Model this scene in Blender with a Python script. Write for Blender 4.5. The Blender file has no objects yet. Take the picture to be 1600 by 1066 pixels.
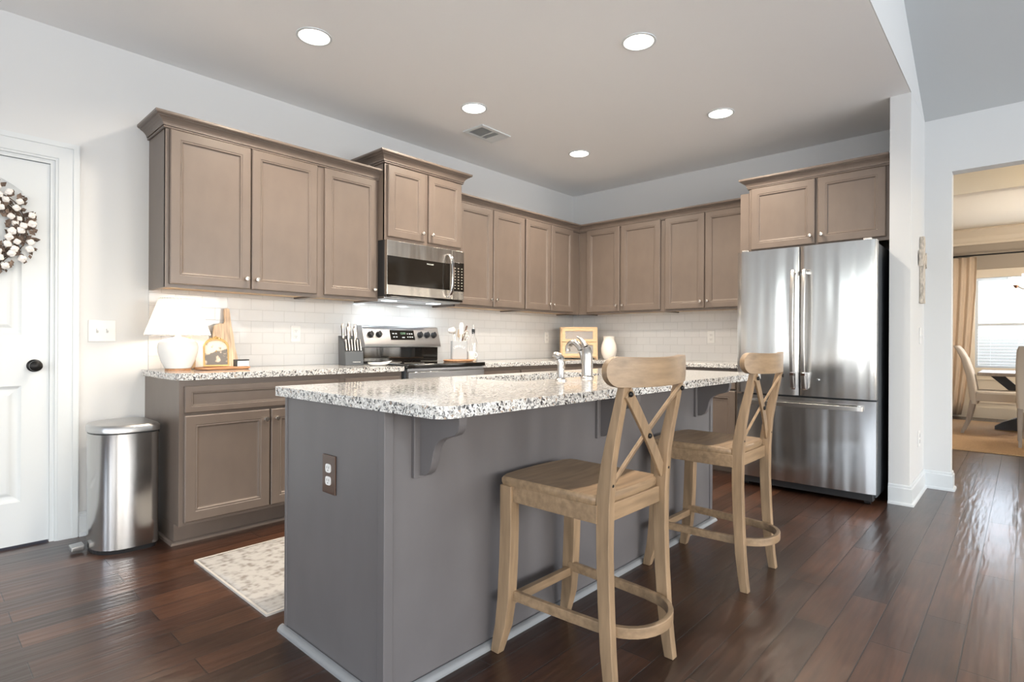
import bpy, bmesh, math, random
from mathutils import Vector, Matrix
random.seed(7)
PI = math.pi
SC = bpy.context.scene
COL = SC.collection

# ------------------------------------------------------------------ camera
cam_d = bpy.data.cameras.new('camera')
cam_d.sensor_width = 36.0
cam_d.lens = 872.1 / 1600 * 36.0
cam_d.shift_y = 2.2 / 1600
cam_d.clip_start = 0.05
cam = bpy.data.objects.new('camera', cam_d)
COL.objects.link(cam)
SC.camera = cam
yaw, roll = math.radians(42.573), math.radians(0.2646)
Fv = Vector((math.cos(yaw), math.sin(yaw), 0))
Rv = Vector((math.sin(yaw), -math.cos(yaw), 0))
Uv = Vector((0, 0, 1))
R2 = Rv * math.cos(roll) + Uv * math.sin(roll)
U2 = -Rv * math.sin(roll) + Uv * math.cos(roll)
M = Matrix((R2, U2, -Fv)).transposed().to_4x4()
M.translation = Vector((-5.2414, -3.8562, 1.0829))
cam.matrix_world = M

# ------------------------------------------------------------------ world, light, exposure
SC.view_settings.view_transform = 'Standard'
SC.view_settings.look = 'None'
SC.view_settings.exposure = 0.0
SC.view_settings.gamma = 1.0
SC.view_settings.use_curve_mapping = False
W = bpy.data.worlds.new('sky'); SC.world = W; W.use_nodes = True
wn = W.node_tree.nodes; wl = W.node_tree.links
sky = wn.new('ShaderNodeTexSky'); sky.sky_type = 'NISHITA'
sky.sun_disc = False; sky.sun_elevation = math.radians(38); sky.sun_rotation = math.radians(200)
sky.air_density = 1.0; sky.dust_density = 3.0
wl.new(sky.outputs[0], wn['Background'].inputs[0])
wn['Background'].inputs[1].default_value = 0.9

H = 2.772          # kitchen ceiling
WY = -3.291        # great-room face of the wing wall
RX, RY = -9.4, -8.6   # far ends of the great room

def area(name, loc, target, sx, sy, power, color, shape='RECTANGLE', spread=PI):
    d = bpy.data.lights.new(name, 'AREA'); d.shape = shape
    d.size = sx; d.size_y = sy; d.energy = power; d.color = color; d.spread = spread
    o = bpy.data.objects.new(name, d); COL.objects.link(o)
    o.location = loc
    o.rotation_euler = (Vector(target) - Vector(loc)).to_track_quat('-Z', 'Y').to_euler()
    return o
DAY = (0.90, 0.95, 1.0)
REAR_WINDOWS = [(-7.6, 1.5), (-5.4, 1.5), (-3.2, 1.5), (-1.2, 1.2)]     # x centre, width: wall y = RY
SIDE_WINDOWS = [(-1.9, 0.9), (-4.5, 1.6), (-6.7, 1.4)]      # y centre, width: wall x = RX
for x, w in REAR_WINDOWS:
    area('window_daylight', (x, RY - 0.1, 1.55), (x, RY + 1, 2.5), w, 1.9, 105, DAY)
for y, w in SIDE_WINDOWS:
    area('window_daylight', (RX - 0.1, y, 1.5), (RX + 1, y, 2.2), w, 2.0, 44*w, DAY)
area('dining_daylight', (5.78, -4.3, 1.4), (4, -4.3, 1.3), 2.0, 1.4, 60, DAY)
area('dining_daylight', (3.6, -7.4, 1.5), (3.6, -6, 1.3), 2.0, 1.6, 60, (0.95, 0.95, 1.0))
WARM = (1.0, 0.80, 0.58)

# ------------------------------------------------------------------ mesh helpers
class MB:
    def __init__(s): s.bm = bmesh.new()
    def box(s, x0, x1, y0, y1, z0, z1):
        v = [s.bm.verts.new(p) for p in ((x0,y0,z0),(x1,y0,z0),(x1,y1,z0),(x0,y1,z0),(x0,y0,z1),(x1,y0,z1),(x1,y1,z1),(x0,y1,z1))]
        for f in ((0,3,2,1),(4,5,6,7),(0,1,5,4),(1,2,6,5),(2,3,7,6),(3,0,4,7)): s.bm.faces.new([v[i] for i in f])
        return s
    def loft(s, secs, cap=True, closed=False):
        R = [[s.bm.verts.new(p) for p in sec] for sec in secs]
        n = len(R[0])
        rng = range(len(R)) if closed else range(len(R) - 1)
        for i in rng:
            a, b = R[i], R[(i + 1) % len(R)]
            for j in range(n):
                s.bm.faces.new((a[j], a[(j+1) % n], b[(j+1) % n], b[j]))
        if cap and not closed:
            s.bm.faces.new(R[0][::-1]); s.bm.faces.new(R[-1])
        return s
    def lathe(s, prof, c=(0,0,0), n=32, cap=True, axis='z'):
        secs = []
        for r, z in prof:
            sec = []
            for k in range(n):
                a = 2*PI*k/n
                p = Vector((r*math.cos(a), r*math.sin(a), z))
                if axis == 'y': p = Vector((p.x, -p.z, p.y))
                if axis == 'x': p = Vector((p.z, p.x, p.y))
                sec.append(p + Vector(c))
            secs.append(sec)
        return s.loft(secs, cap)
    def tube(s, pts, r, n=10, cap=True, flat=None):
        pts = [Vector(p) for p in pts]; secs = []
        for i, p in enumerate(pts):
            t = (pts[min(i+1, len(pts)-1)] - pts[max(i-1, 0)]).normalized()
            up = Vector((0,0,1)) if abs(t.z) < 0.9 else Vector((0,1,0))
            if flat is not None: up = Vector(flat)
            a = t.cross(up).normalized(); b = a.cross(t).normalized()
            rr = r[i] if isinstance(r, (list, tuple)) else r
            secs.append([p + a*math.cos(2*PI*k/n)*rr + b*math.sin(2*PI*k/n)*rr for k in range(n)])
        return s.loft(secs, cap)
    def strap(s, pts, w, t, up=(0,0,1), closed=False):
        """rectangular bar along pts: w measured along 'up', t across"""
        pts = [Vector(p) for p in pts]; secs = []; N = len(pts)
        for i, p in enumerate(pts):
            if closed: tg = (pts[(i+1) % N] - pts[i-1]).normalized()
            else: tg = (pts[min(i+1, N-1)] - pts[max(i-1, 0)]).normalized()
            u = Vector(up); u = (u - tg*u.dot(tg)).normalized(); a = tg.cross(u).normalized()
            secs.append([p + a*t/2*sx + u*w/2*sz for sx, sz in ((-1,-1),(1,-1),(1,1),(-1,1))])
        return s.loft(secs, True, closed)
    def prism(s, poly, axis, lo, hi):
        """poly of 2D points extruded along axis; x:(y,z) y:(x,z) z:(x,y)"""
        def P(p, h):
            return {'x': (h, p[0], p[1]), 'y': (p[0], h, p[1]), 'z': (p[0], p[1], h)}[axis]
        return s.loft([[P(p, lo) for p in poly], [P(p, hi) for p in poly]])
    def plate(s, outer, holes, axis, lo, hi):
        """flat plate with holes"""
        def P(p, h):
            return {'x': (h, p[0], p[1]), 'y': (p[0], h, p[1]), 'z': (p[0], p[1], h)}[axis]
        b = s.bm
        for h in (lo, hi):
            es = []
            for loop in [outer] + list(holes):
                vs = [b.verts.new(P(p, h)) for p in loop]
                es += [b.edges.new((vs[i], vs[(i+1) % len(vs)])) for i in range(len(vs))]
            bmesh.ops.triangle_fill(b, edges=es, use_beauty=True, use_dissolve=False)
        for loop in [outer] + list(holes):
            s.loft([[P(p, lo) for p in loop], [P(p, hi) for p in loop]], cap=False)
        bmesh.ops.remove_doubles(b, verts=b.verts, dist=1e-5)
        return s
    def ball(s, c, r, n=12, sc=(1,1,1)):
        m = Matrix.Translation(c) @ Matrix.Diagonal((sc[0], sc[1], sc[2], 1))
        bmesh.ops.create_uvsphere(s.bm, u_segments=n, v_segments=max(6, n//2), radius=r, matrix=m)
        return s
    def xf(s, m): s.bm.transform(m); return s

def obj(name, mb, m, parent=None, smooth=False, bev=0, seg=2, loc=None, sub=0):
    bm = mb.bm
    bmesh.ops.recalc_face_normals(bm, faces=bm.faces)
    if smooth:
        for f in bm.faces: f.smooth = True
    me = bpy.data.meshes.new(name); bm.to_mesh(me); bm.free()
    if m: me.materials.append(m)
    o = bpy.data.objects.new(name, me); COL.objects.link(o)
    if bev:
        b = o.modifiers.new('bevel', 'BEVEL'); b.width = bev; b.segments = seg; b.limit_method = 'ANGLE'; b.angle_limit = math.radians(35)
        b.harden_normals = False
        for p in me.polygons: p.use_smooth = True
        e = o.modifiers.new('wn', 'WEIGHTED_NORMAL'); e.keep_sharp = True
    elif smooth:
        try: me.set_sharp_from_angle(angle=math.radians(40))
        except Exception: pass
    if sub:
        q = o.modifiers.new('sub', 'SUBSURF'); q.levels = sub; q.render_levels = sub
    if loc: o.location = loc
    if parent: o.parent = parent
    return o
def tag(o, label, cat, group=None):
    o['label'] = label; o['category'] = cat
    if group: o['group'] = group
    return o
def thing(name, label, cat, loc=(0,0,0), rz=0, group=None):
    o = bpy.data.objects.new(name, None); COL.objects.link(o)
    o.empty_display_size = 0.05
    o.location = loc; o.rotation_euler = (0, 0, rz)
    return tag(o, label, cat, group)
def struct(name, mb, m, **k):
    o = obj(name, mb, m, **k); o['kind'] = 'structure'; return o
def copy_tree(o, parent=None):
    c = o.copy(); COL.objects.link(c); c.parent = parent
    for ch in [x for x in bpy.data.objects if x.parent == o]: copy_tree(ch, c)
    return c
def arc(cx, cy, r, a0, a1, n=8):
    return [(cx + r*math.cos(math.radians(a0 + (a1-a0)*i/n)), cy + r*math.sin(math.radians(a0 + (a1-a0)*i/n))) for i in range(n+1)]
def rrect(x0, x1, y0, y1, r, n=5):
    if not isinstance(r, (list, tuple)): r = [r]*4     # corners: x0y0, x1y0, x1y1, x0y1
    P = []
    for (cx, cy, a0), rr in zip(((x0, y0, 180), (x1, y0, 270), (x1, y1, 0), (x0, y1, 90)), r):
        if rr <= 0: P.append((cx, cy)); continue
        sx = 1 if cx == x0 else -1; sy = 1 if cy == y0 else -1
        P += arc(cx + sx*rr, cy + sy*rr, rr, a0, a0+90, n)
    return P
def text(body, size, m, parent, loc, rot, name='lettering', extrude=0.0004, align='CENTER'):
    c = bpy.data.curves.new(name, 'FONT'); c.body = body; c.size = size; c.extrude = extrude
    c.align_x = align; c.align_y = 'CENTER'
    t = bpy.data.objects.new(name, c); COL.objects.link(t)
    me = bpy.data.meshes.new_from_object(t)
    bpy.data.objects.remove(t)
    me.materials.clear(); me.materials.append(m)
    o = bpy.data.objects.new(name, me); COL.objects.link(o)
    o.parent = parent; o.location = loc; o.rotation_euler = rot
    return o

# ------------------------------------------------------------------ materials
def new_mat(name):
    m = bpy.data.materials.new(name); m.use_nodes = True
    nt = m.node_tree; b = nt.nodes['Principled BSDF']
    return m, nt, b
def setp(b, **k):
    names = dict(color='Base Color', rough='Roughness', metal='Metallic', spec='Specular IOR Level', coat='Coat Weight',
                 coatr='Coat Roughness', trans='Transmission Weight', emis='Emission Color', es='Emission Strength', sheen='Sheen Weight',
                 aniso='Anisotropic', ior='IOR', alpha='Alpha', sss='Subsurface Weight')
    for a, v in k.items():
        if a in ('color', 'emis') and len(v) == 3: v = (*v, 1)
        b.inputs[names[a]].default_value = v
def lin(r, g, b):
    f = lambda c: (c/255/12.92) if c/255 <= 0.04045 else ((c/255+0.055)/1.055)**2.4
    return (f(r), f(g), f(b))
def mat(name, color, rough=0.5, bump=None, noise=None, **k):
    """noise=(scale, amount[, stretch vec]) value variation;  bump=(scale, strength, dist[, stretch])"""
    m, nt, b = new_mat(name); setp(b, color=color, rough=rough, **k)
    N, L = nt.nodes, nt.links
    tc = N.new('ShaderNodeTexCoord')
    def tex(scale, st, detail=3):
        mp = N.new('ShaderNodeMapping'); mp.inputs['Scale'].default_value = st
        L.new(tc.outputs['Object'], mp.inputs[0])
        t = N.new('ShaderNodeTexNoise'); t.inputs['Scale'].default_value = scale; t.inputs['Detail'].default_value = detail
        L.new(mp.outputs[0], t.inputs[0]); return t
    if noise:
        t = tex(noise[0], noise[2] if len(noise) > 2 else (1,1,1))
        r = N.new('ShaderNodeMapRange'); r.inputs[1].default_value = 0.3; r.inputs[2].default_value = 0.7
        r.inputs[3].default_value = 1-noise[1]; r.inputs[4].default_value = 1+noise[1]
        L.new(t.outputs[0], r.inputs[0])
        mx = N.new('ShaderNodeVectorMath'); mx.operation = 'SCALE'; mx.inputs[0].default_value = color[:3]
        L.new(r.outputs[0], mx.inputs['Scale']); L.new(mx.outputs[0], b.inputs['Base Color'])
    if bump:
        t = tex(bump[0], bump[3] if len(bump) > 3 else (1,1,1))
        bn = N.new('ShaderNodeBump'); bn.inputs['Strength'].default_value = bump[1]; bn.inputs['Distance'].default_value = bump[2]
        L.new(t.outputs[0], bn.inputs['Height']); L.new(bn.outputs[0], b.inputs['Normal'])
    return m
def glow(name, color, strength):
    m, nt, b = new_mat(name); setp(b, color=(0,0,0), emis=color, es=strength, rough=1.0); return m

MT = {}
MT['wall'] = mat('wall_paint', (0.64, 0.65, 0.655), 0.75, bump=(250, 0.12, 0.001))
MT['ceil'] = mat('ceiling_paint', (0.86, 0.87, 0.88), 0.85, bump=(180, 0.15, 0.001))
MT['trim'] = mat('trim_paint', (0.64, 0.675, 0.695), 0.35)
MT['taupe_wall'] = mat('dining_wall_paint', (0.42, 0.36, 0.29), 0.8)
MT['cream'] = mat('dining_ceiling_paint', (0.82, 0.76, 0.66), 0.8)
MT['cab'] = mat('taupe_stained_wood', (0.155, 0.122, 0.101), 0.38, noise=(9, 0.055, (1.2, 1.2, 0.6)), bump=(40, 0.05, 0.001, (4, 4, .4)), coat=0.15, coatr=0.3)
MT['island'] = mat('cool_lit_taupe_wood', (0.126, 0.119, 0.122), 0.40, noise=(7, 0.05, (1.2, 1.2, 0.6)), bump=(40, 0.05, 0.001, (4, 4, .4)), coat=0.1, coatr=0.35)  # cabinet taupe made greyer: cool daylight on the island put into the colour
MT['shoe'] = mat('pale_grey_shoe_paint', (0.24, 0.25, 0.26), 0.35, coat=0.2)
MT['maple'] = mat('unfinished_maple', (0.66, 0.48, 0.31), 0.55, noise=(6, 0.12, (1, 6, 6)))
MT['bamboo'] = mat('bamboo', (0.62, 0.43, 0.25), 0.45, noise=(20, 0.12, (1, 1, 8)))
MT['acacia'] = mat('warm_brown_wood', (0.42, 0.21, 0.10), 0.4, noise=(14, 0.3, (1, 8, 8)))
MT['stool'] = mat('weathered_oak', (0.272, 0.185, 0.110), 0.42, noise=(6, 0.22, (7, 7, 0.9)), bump=(30, 0.15, 0.002, (6, 6, .6)))
MT['stool_h'] = mat('weathered_oak_across', (0.272, 0.185, 0.110), 0.38, noise=(6, 0.25, (0.9, 7, 7)), bump=(30, 0.15, 0.002, (.6, 6, 6)))
MT['iron'] = mat('black_iron', (0.015, 0.015, 0.015), 0.4, metal=0.6)
MT['black'] = mat('black_plastic', (0.02, 0.021, 0.023), 0.35)
MT['darkgrey'] = mat('charcoal_wood', (0.055, 0.062, 0.07), 0.45)
MT['glassblack'] = mat('black_ceramic_glass', (0.012, 0.011, 0.010), 0.06, coat=0.5)
MT['winblack'] = mat('dark_oven_window', (0.012, 0.010, 0.008), 0.08, spec=0.35)
MT['nickel'] = mat('brushed_nickel', (0.72, 0.68, 0.63), 0.24, metal=1.0)
MT['chrome'] = mat('chrome', (0.82, 0.82, 0.83), 0.12, metal=1.0)
MT['fsteel'] = mat('faucet_steel', (0.52, 0.49, 0.46), 0.27, metal=1.0)
MT['white'] = mat('white_ceramic', (0.74, 0.74, 0.735), 0.22)
MT['plastic_w'] = mat('white_plastic', (0.72, 0.72, 0.71), 0.35)
MT['brown'] = mat('dark_bronze_plate', (0.060, 0.028, 0.015), 0.28, coat=0.4)
MT['bisque'] = mat('white_stoneware', (0.80, 0.76, 0.71), 0.6, bump=(60, 0.1, 0.002))
MT['gold'] = mat('antique_gold', (0.50, 0.33, 0.14), 0.3, metal=0.9)
MT['cotton'] = mat('cotton_fibre', (0.86, 0.83, 0.80), 0.95, bump=(90, 0.4, 0.01), noise=(60, 0.06))
MT['husk'] = mat('dry_husk', (0.19, 0.14, 0.11), 0.8, noise=(30, 0.6))
MT['twig'] = mat('dry_twig', (0.10, 0.068, 0.048), 0.8, noise=(40, 0.3))
MT['curtain'] = mat('linen_curtain', (0.72, 0.58, 0.44), 0.85, noise=(120, 0.05, (1, 1, .1)))
MT['linen'] = mat('cream_upholstery', (0.56, 0.50, 0.43), 0.8, bump=(300, 0.2, 0.001))
MT['ashwood'] = mat('grey_washed_wood', (0.30, 0.25, 0.21), 0.5, noise=(10, 0.15, (4, 4, .6)))
MT['dtable'] = mat('grey_trestle_paint', (0.055, 0.052, 0.055), 0.5)
MT['jute'] = mat('woven_jute', (0.47, 0.30, 0.16), 0.9, noise=(60, 0.25, (1, 5, 1)), bump=(140, 0.6, 0.004))
MT['bread'] = mat('bread_crust', (0.55, 0.33, 0.16), 0.7, noise=(20, .2))
MT['greenbowl'] = mat('pale_green_glaze', (0.50, 0.52, 0.38), 0.3)
m, nt, b = new_mat('thin_white_blind_slat'); setp(b, color=(0.85, 0.86, 0.87), rough=0.6)
tr = nt.nodes.new('ShaderNodeBsdfTranslucent'); tr.inputs[0].default_value = (0.85, 0.88, 0.90, 1)
mx = nt.nodes.new('ShaderNodeMixShader'); mx.inputs[0].default_value = 0.6
nt.links.new(b.outputs[0], mx.inputs[1]); nt.links.new(tr.outputs[0], mx.inputs[2])
nt.links.new(mx.outputs[0], nt.nodes['Material Output'].inputs[0]); MT['slat'] = m
MT['gap'] = mat('dark_gap', (0.01, 0.01, 0.01), 0.8)
MT['ledtext'] = mat('pale_print', (0.72, 0.74, 0.72), 0.5)
MT['tanprint'] = mat('tan_print', (0.36, 0.33, 0.28), 0.5)
MT['greyprint'] = mat('pale_relief_print', (0.45, 0.47, 0.49), 0.4)
MT['lcd'] = glow('clock_digits', (0.45, 0.75, 0.45), 0.9)
MT['can'] = glow('lamp_disc', (1.0, 0.90, 0.76), 9.0)
MT['bulb'] = glow('warm_bulb', (1.0, 0.88, 0.72), 5.0)
MT['hoodlamp'] = glow('cool_hood_lamp', (0.85, 0.94, 1.0), 9.0)
MT['chandshade'] = glow('lit_glass_shade', (1.0, 0.92, 0.82), 3.0)
m, nt, b = new_mat('clear_glass'); setp(b, color=(1,1,1), rough=0.02, trans=1.0, ior=1.45); MT['glass'] = m
m, nt, b = new_mat('thin_glass'); setp(b, color=(0.9,0.95,1.0), rough=0.03, alpha=0.16, ior=1.5); MT['pane'] = m
m, nt, b = new_mat('pleated_shade'); setp(b, color=(0.80, 0.785, 0.75), rough=0.8)
tr = nt.nodes.new('ShaderNodeBsdfTranslucent'); tr.inputs[0].default_value = (0.72, 0.70, 0.66, 1)
mx = nt.nodes.new('ShaderNodeMixShader'); mx.inputs[0].default_value = 0.55
nt.links.new(b.outputs[0], mx.inputs[1]); nt.links.new(tr.outputs[0], mx.inputs[2])
nt.links.new(mx.outputs[0], nt.nodes['Material Output'].inputs[0]); MT['shade'] = m

def steel(name, tangent, wave, base=(0.60, 0.595, 0.585), rough=0.27, aniso=0.75, wstr=0.5, wdist=0.02):
    """brushed stainless steel: grain along 'tangent', gentle sheet waviness stretched down the sheet"""
    m, nt, b = new_mat(name); N, L = nt.nodes, nt.links
    setp(b, color=base, rough=rough, metal=1.0, aniso=aniso)
    tc = N.new('ShaderNodeTexCoord')
    mp = N.new('ShaderNodeMapping'); mp.inputs['Scale'].default_value = wave
    L.new(tc.outputs['Object'], mp.inputs[0])
    t = N.new('ShaderNodeTexNoise'); t.inputs['Scale'].default_value = 1.0; t.inputs['Detail'].default_value = 2
    L.new(mp.outputs[0], t.inputs[0])
    bn = N.new('ShaderNodeBump'); bn.inputs['Strength'].default_value = wstr; bn.inputs['Distance'].default_value = wdist
    L.new(t.outputs[0], bn.inputs['Height']); L.new(bn.outputs[0], b.inputs['Normal'])
    if tangent == 'radial':
        tg = N.new('ShaderNodeTangent'); tg.direction_type = 'RADIAL'; tg.axis = 'Z'
        L.new(tg.outputs[0], b.inputs['Tangent'])
    else:
        cx = N.new('ShaderNodeCombineXYZ')
        for i in range(3): cx.inputs[i].default_value = tangent[i]
        L.new(cx.outputs[0], b.inputs['Tangent'])
    return m
MT['steel_fridge'] = steel('fridge_steel', (0, 1, 0), (2, 3.8, 0.3), rough=0.2, aniso=0.8, wstr=1.0, wdist=0.035, base=(0.56, 0.555, 0.545))
MT['steel_can'] = steel('bin_steel', 'radial', (5, 5, 0.4), rough=0.18, aniso=0.8, wstr=0.5, base=(0.5,0.495,0.485))
MT['steel_micro'] = steel('appliance_steel', (1, 0, 0), (7, 2, 1.2), rough=0.26, aniso=0.6, wstr=0.5, base=(0.46, 0.425, 0.385))
MT['steel_range'] = steel('range_steel', (1, 0, 0), (3, 2, 1.2), rough=0.28, aniso=0.6, wstr=0.12, base=(0.50, 0.50, 0.51))
MT['steel_lid'] = mat('lid_steel', (0.5, 0.5, 0.5), 0.33, metal=1.0)
MT['steel_sink'] = mat('sink_steel', (0.6, 0.6, 0.6), 0.3, metal=1.0)
MT['handle'] = mat('satin_handle_steel', (0.46, 0.44, 0.42), 0.28, metal=1.0)

def granite():
    m, nt, b = new_mat('speckled_granite'); N, L = nt.nodes, nt.links
    setp(b, rough=0.07, spec=0.6)
    tc = N.new('ShaderNodeTexCoord')
    nz = N.new('ShaderNodeTexNoise'); nz.inputs['Scale'].default_value = 55; nz.inputs['Detail'].default_value = 3
    L.new(tc.outputs['Object'], nz.inputs[0])
    ad = N.new('ShaderNodeVectorMath'); ad.operation = 'MULTIPLY_ADD'
    ad.inputs[1].default_value = (0.02, 0.02, 0.02)
    L.new(nz.outputs['Color'], ad.inputs[0]); L.new(tc.outputs['Object'], ad.inputs[2])
    def vor(scale):
        v = N.new('ShaderNodeTexVoronoi'); v.inputs['Scale'].default_value = scale
        L.new(ad.outputs[0], v.inputs[0])
        sp = N.new('ShaderNodeSeparateColor'); L.new(v.outputs['Color'], sp.inputs[0]); return sp
    def ramp(src, stops):
        r = N.new('ShaderNodeValToRGB'); r.color_ramp.interpolation = 'CONSTANT'
        e = r.color_ramp.elements
        e[0].position = stops[0][0]; e[0].color = (*stops[0][1], 1)
        e[1].position = stops[1][0]; e[1].color = (*stops[1][1], 1)
        for p, c in stops[2:]:
            q = e.new(p); q.color = (*c, 1)
        L.new(src, r.inputs[0]); return r
    a = vor(150)
    ra = ramp(a.outputs[0], [(0, (0.70, 0.70, 0.68)), (0.36, (0.50, 0.49, 0.47)), (0.55, (0.78, 0.77, 0.75)), (0.72, (0.20, 0.20, 0.205)), (0.84, (0.62, 0.60, 0.57)), (0.90, (0.04, 0.04, 0.045)), (0.965, (0.42, 0.33, 0.26))])
    c = vor(330)
    rc = ramp(c.outputs[0], [(0, (1, 1, 1)), (0.80, (0.55, 0.55, 0.56)), (0.91, (0.16, 0.16, 0.17))])
    mu = N.new('ShaderNodeMix'); mu.data_type = 'RGBA'; mu.blend_type = 'MULTIPLY'; mu.inputs[0].default_value = 1
    L.new(ra.outputs[0], mu.inputs[6]); L.new(rc.outputs[0], mu.inputs[7])
    L.new(mu.outputs[2], b.inputs['Base Color'])
    return m
MT['granite'] = granite()

def tiles(name, axes):
    m, nt, b = new_mat(name); N, L = nt.nodes, nt.links
    tc = N.new('ShaderNodeTexCoord'); sp = N.new('ShaderNodeSeparateXYZ'); cb = N.new('ShaderNodeCombineXYZ')
    L.new(tc.outputs['Object'], sp.inputs[0])
    L.new(sp.outputs[axes[0]], cb.inputs[0]); L.new(sp.outputs[axes[1]], cb.inputs[1])
    br = N.new('ShaderNodeTexBrick'); br.offset = 0.5
    for i, v in (('Scale', 1.0), ('Brick Width', 0.1524), ('Row Height', 0.0762), ('Mortar Size', 0.0016), ('Mortar Smooth', 0.6)):
        br.inputs[i].default_value = v
    br.inputs['Color1'].default_value = (0.66, 0.66, 0.665, 1); br.inputs['Color2'].default_value = (0.63, 0.635, 0.64, 1)
    br.inputs['Mortar'].default_value = (0.50, 0.50, 0.50, 1)
    L.new(cb.outputs[0], br.inputs[0]); L.new(br.outputs['Color'], b.inputs['Base Color'])
    setp(b, rough=0.12)
    bn = N.new('ShaderNodeBump'); bn.invert = True; bn.inputs['Strength'].default_value = 0.5; bn.inputs['Distance'].default_value = 0.002
    L.new(br.outputs['Fac'], bn.inputs['Height'])
    nz = N.new('ShaderNodeTexNoise'); nz.inputs['Scale'].default_value = 14; nz.inputs['Detail'].default_value = 1
    L.new(tc.outputs['Object'], nz.inputs[0])
    b2 = N.new('ShaderNodeBump'); b2.inputs['Strength'].default_value = 0.25; b2.inputs['Distance'].default_value = 0.004
    L.new(nz.outputs[0], b2.inputs['Height']); L.new(bn.outputs[0], b2.inputs['Normal']); L.new(b2.outputs[0], b.inputs['Normal'])
    return m
MT['tile_a'] = tiles('white_subway_tile_long_wall', (0, 2))
MT['tile_b'] = tiles('white_subway_tile_short_wall', (1, 2))

def floor_mat():
    m, nt, b = new_mat('hand_scraped_dark_planks'); N, L = nt.nodes, nt.links
    tc = N.new('ShaderNodeTexCoord')
    mp0 = N.new('ShaderNodeMapping'); mp0.inputs['Location'].default_value = (0.37, -0.015, 0); L.new(tc.outputs['Object'], mp0.inputs[0])
    br = N.new('ShaderNodeTexBrick'); br.offset = 0.37; br.offset_frequency = 2
    br.squash_frequency = 2
    for i, v in (('Scale', 1.0), ('Brick Width', 1.05), ('Row Height', 0.128), ('Mortar Size', 0.0022), ('Mortar Smooth', 0.25), ('Bias', 0.0)):
        br.inputs[i].default_value = v
    br.inputs['Color1'].default_value = (0, 0, 0, 1); br.inputs['Color2'].default_value = (1, 1, 1, 1); br.inputs['Mortar'].default_value = (0.5, 0.5, 0.5, 1)
    L.new(mp0.outputs[0], br.inputs[0])
    rp = N.new('ShaderNodeValToRGB'); e = rp.color_ramp.elements
    e[0].position = 0.0; e[0].color = (0.026, 0.0115, 0.0072, 1); e[1].position = 1.0; e[1].color = (0.072, 0.031, 0.0165, 1)
    q = e.new(0.35); q.color = (0.040, 0.0170, 0.0100, 1); q = e.new(0.7); q.color = (0.053, 0.0222, 0.0125, 1)
    L.new(br.outputs['Color'], rp.inputs[0])
    # grain
    mp = N.new('ShaderNodeMapping'); mp.inputs['Scale'].default_value = (1.6, 26, 1); L.new(tc.outputs['Object'], mp.inputs[0])
    gz = N.new('ShaderNodeTexNoise'); gz.inputs['Scale'].default_value = 2.0; gz.inputs['Detail'].default_value = 6; gz.inputs['Roughness'].default_value = 0.65
    L.new(mp.outputs[0], gz.inputs[0])
    mr = N.new('ShaderNodeMapRange'); mr.inputs[1].default_value = 0.3; mr.inputs[2].default_value = 0.7; mr.inputs[3].default_value = 0.62; mr.inputs[4].default_value = 1.35
    L.new(gz.outputs[0], mr.inputs[0])
    bz = N.new('ShaderNodeTexNoise'); bz.inputs['Scale'].default_value = 3.5; bz.inputs['Detail'].default_value = 2; L.new(tc.outputs['Object'], bz.inputs[0])
    mr2 = N.new('ShaderNodeMapRange'); mr2.inputs[1].default_value = 0.3; mr2.inputs[2].default_value = 0.7; mr2.inputs[3].default_value = 0.7; mr2.inputs[4].default_value = 1.3
    L.new(bz.outputs[0], mr2.inputs[0])
    mm = N.new('ShaderNodeMath'); mm.operation = 'MULTIPLY'; L.new(mr.outputs[0], mm.inputs[0]); L.new(mr2.outputs[0], mm.inputs[1])
    sc = N.new('ShaderNodeVectorMath'); sc.operation = 'SCALE'; L.new(rp.outputs[0], sc.inputs[0]); L.new(mm.outputs[0], sc.inputs['Scale'])
    mo = N.new('ShaderNodeMix'); mo.data_type = 'RGBA'; mo.inputs[7].default_value = (0.012, 0.006, 0.004, 1)
    L.new(br.outputs['Fac'], mo.inputs[0]); L.new(sc.outputs[0], mo.inputs[6])
    L.new(mo.outputs[2], b.inputs['Base Color'])
    setp(b, rough=0.30, spec=0.5, coat=0.25, coatr=0.16)
    # seams + scraping
    bn = N.new('ShaderNodeBump'); bn.invert = True; bn.inputs['Strength'].default_value = 0.8; bn.inputs['Distance'].default_value = 0.0025
    L.new(br.outputs['Fac'], bn.inputs['Height'])
    mp2 = N.new('ShaderNodeMapping'); mp2.inputs['Scale'].default_value = (2.2, 22, 1); mp2.inputs['Rotation'].default_value = (0, 0, 0.06); L.new(tc.outputs['Object'], mp2.inputs[0])
    sz = N.new('ShaderNodeTexNoise'); sz.inputs['Scale'].default_value = 1.6; sz.inputs['Detail'].default_value = 1.5
    L.new(mp2.outputs[0], sz.inputs[0])
    b2 = N.new('ShaderNodeBump'); b2.inputs['Strength'].default_value = 0.30; b2.inputs['Distance'].default_value = 0.006
    L.new(sz.outputs[0], b2.inputs['Height']); L.new(bn.outputs[0], b2.inputs['Normal'])
    L.new(b2.outputs[0], b.inputs['Normal']); L.new(b2.outputs[0], b.inputs['Coat Normal'])
    return m
MT['floor'] = floor_mat()

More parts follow.
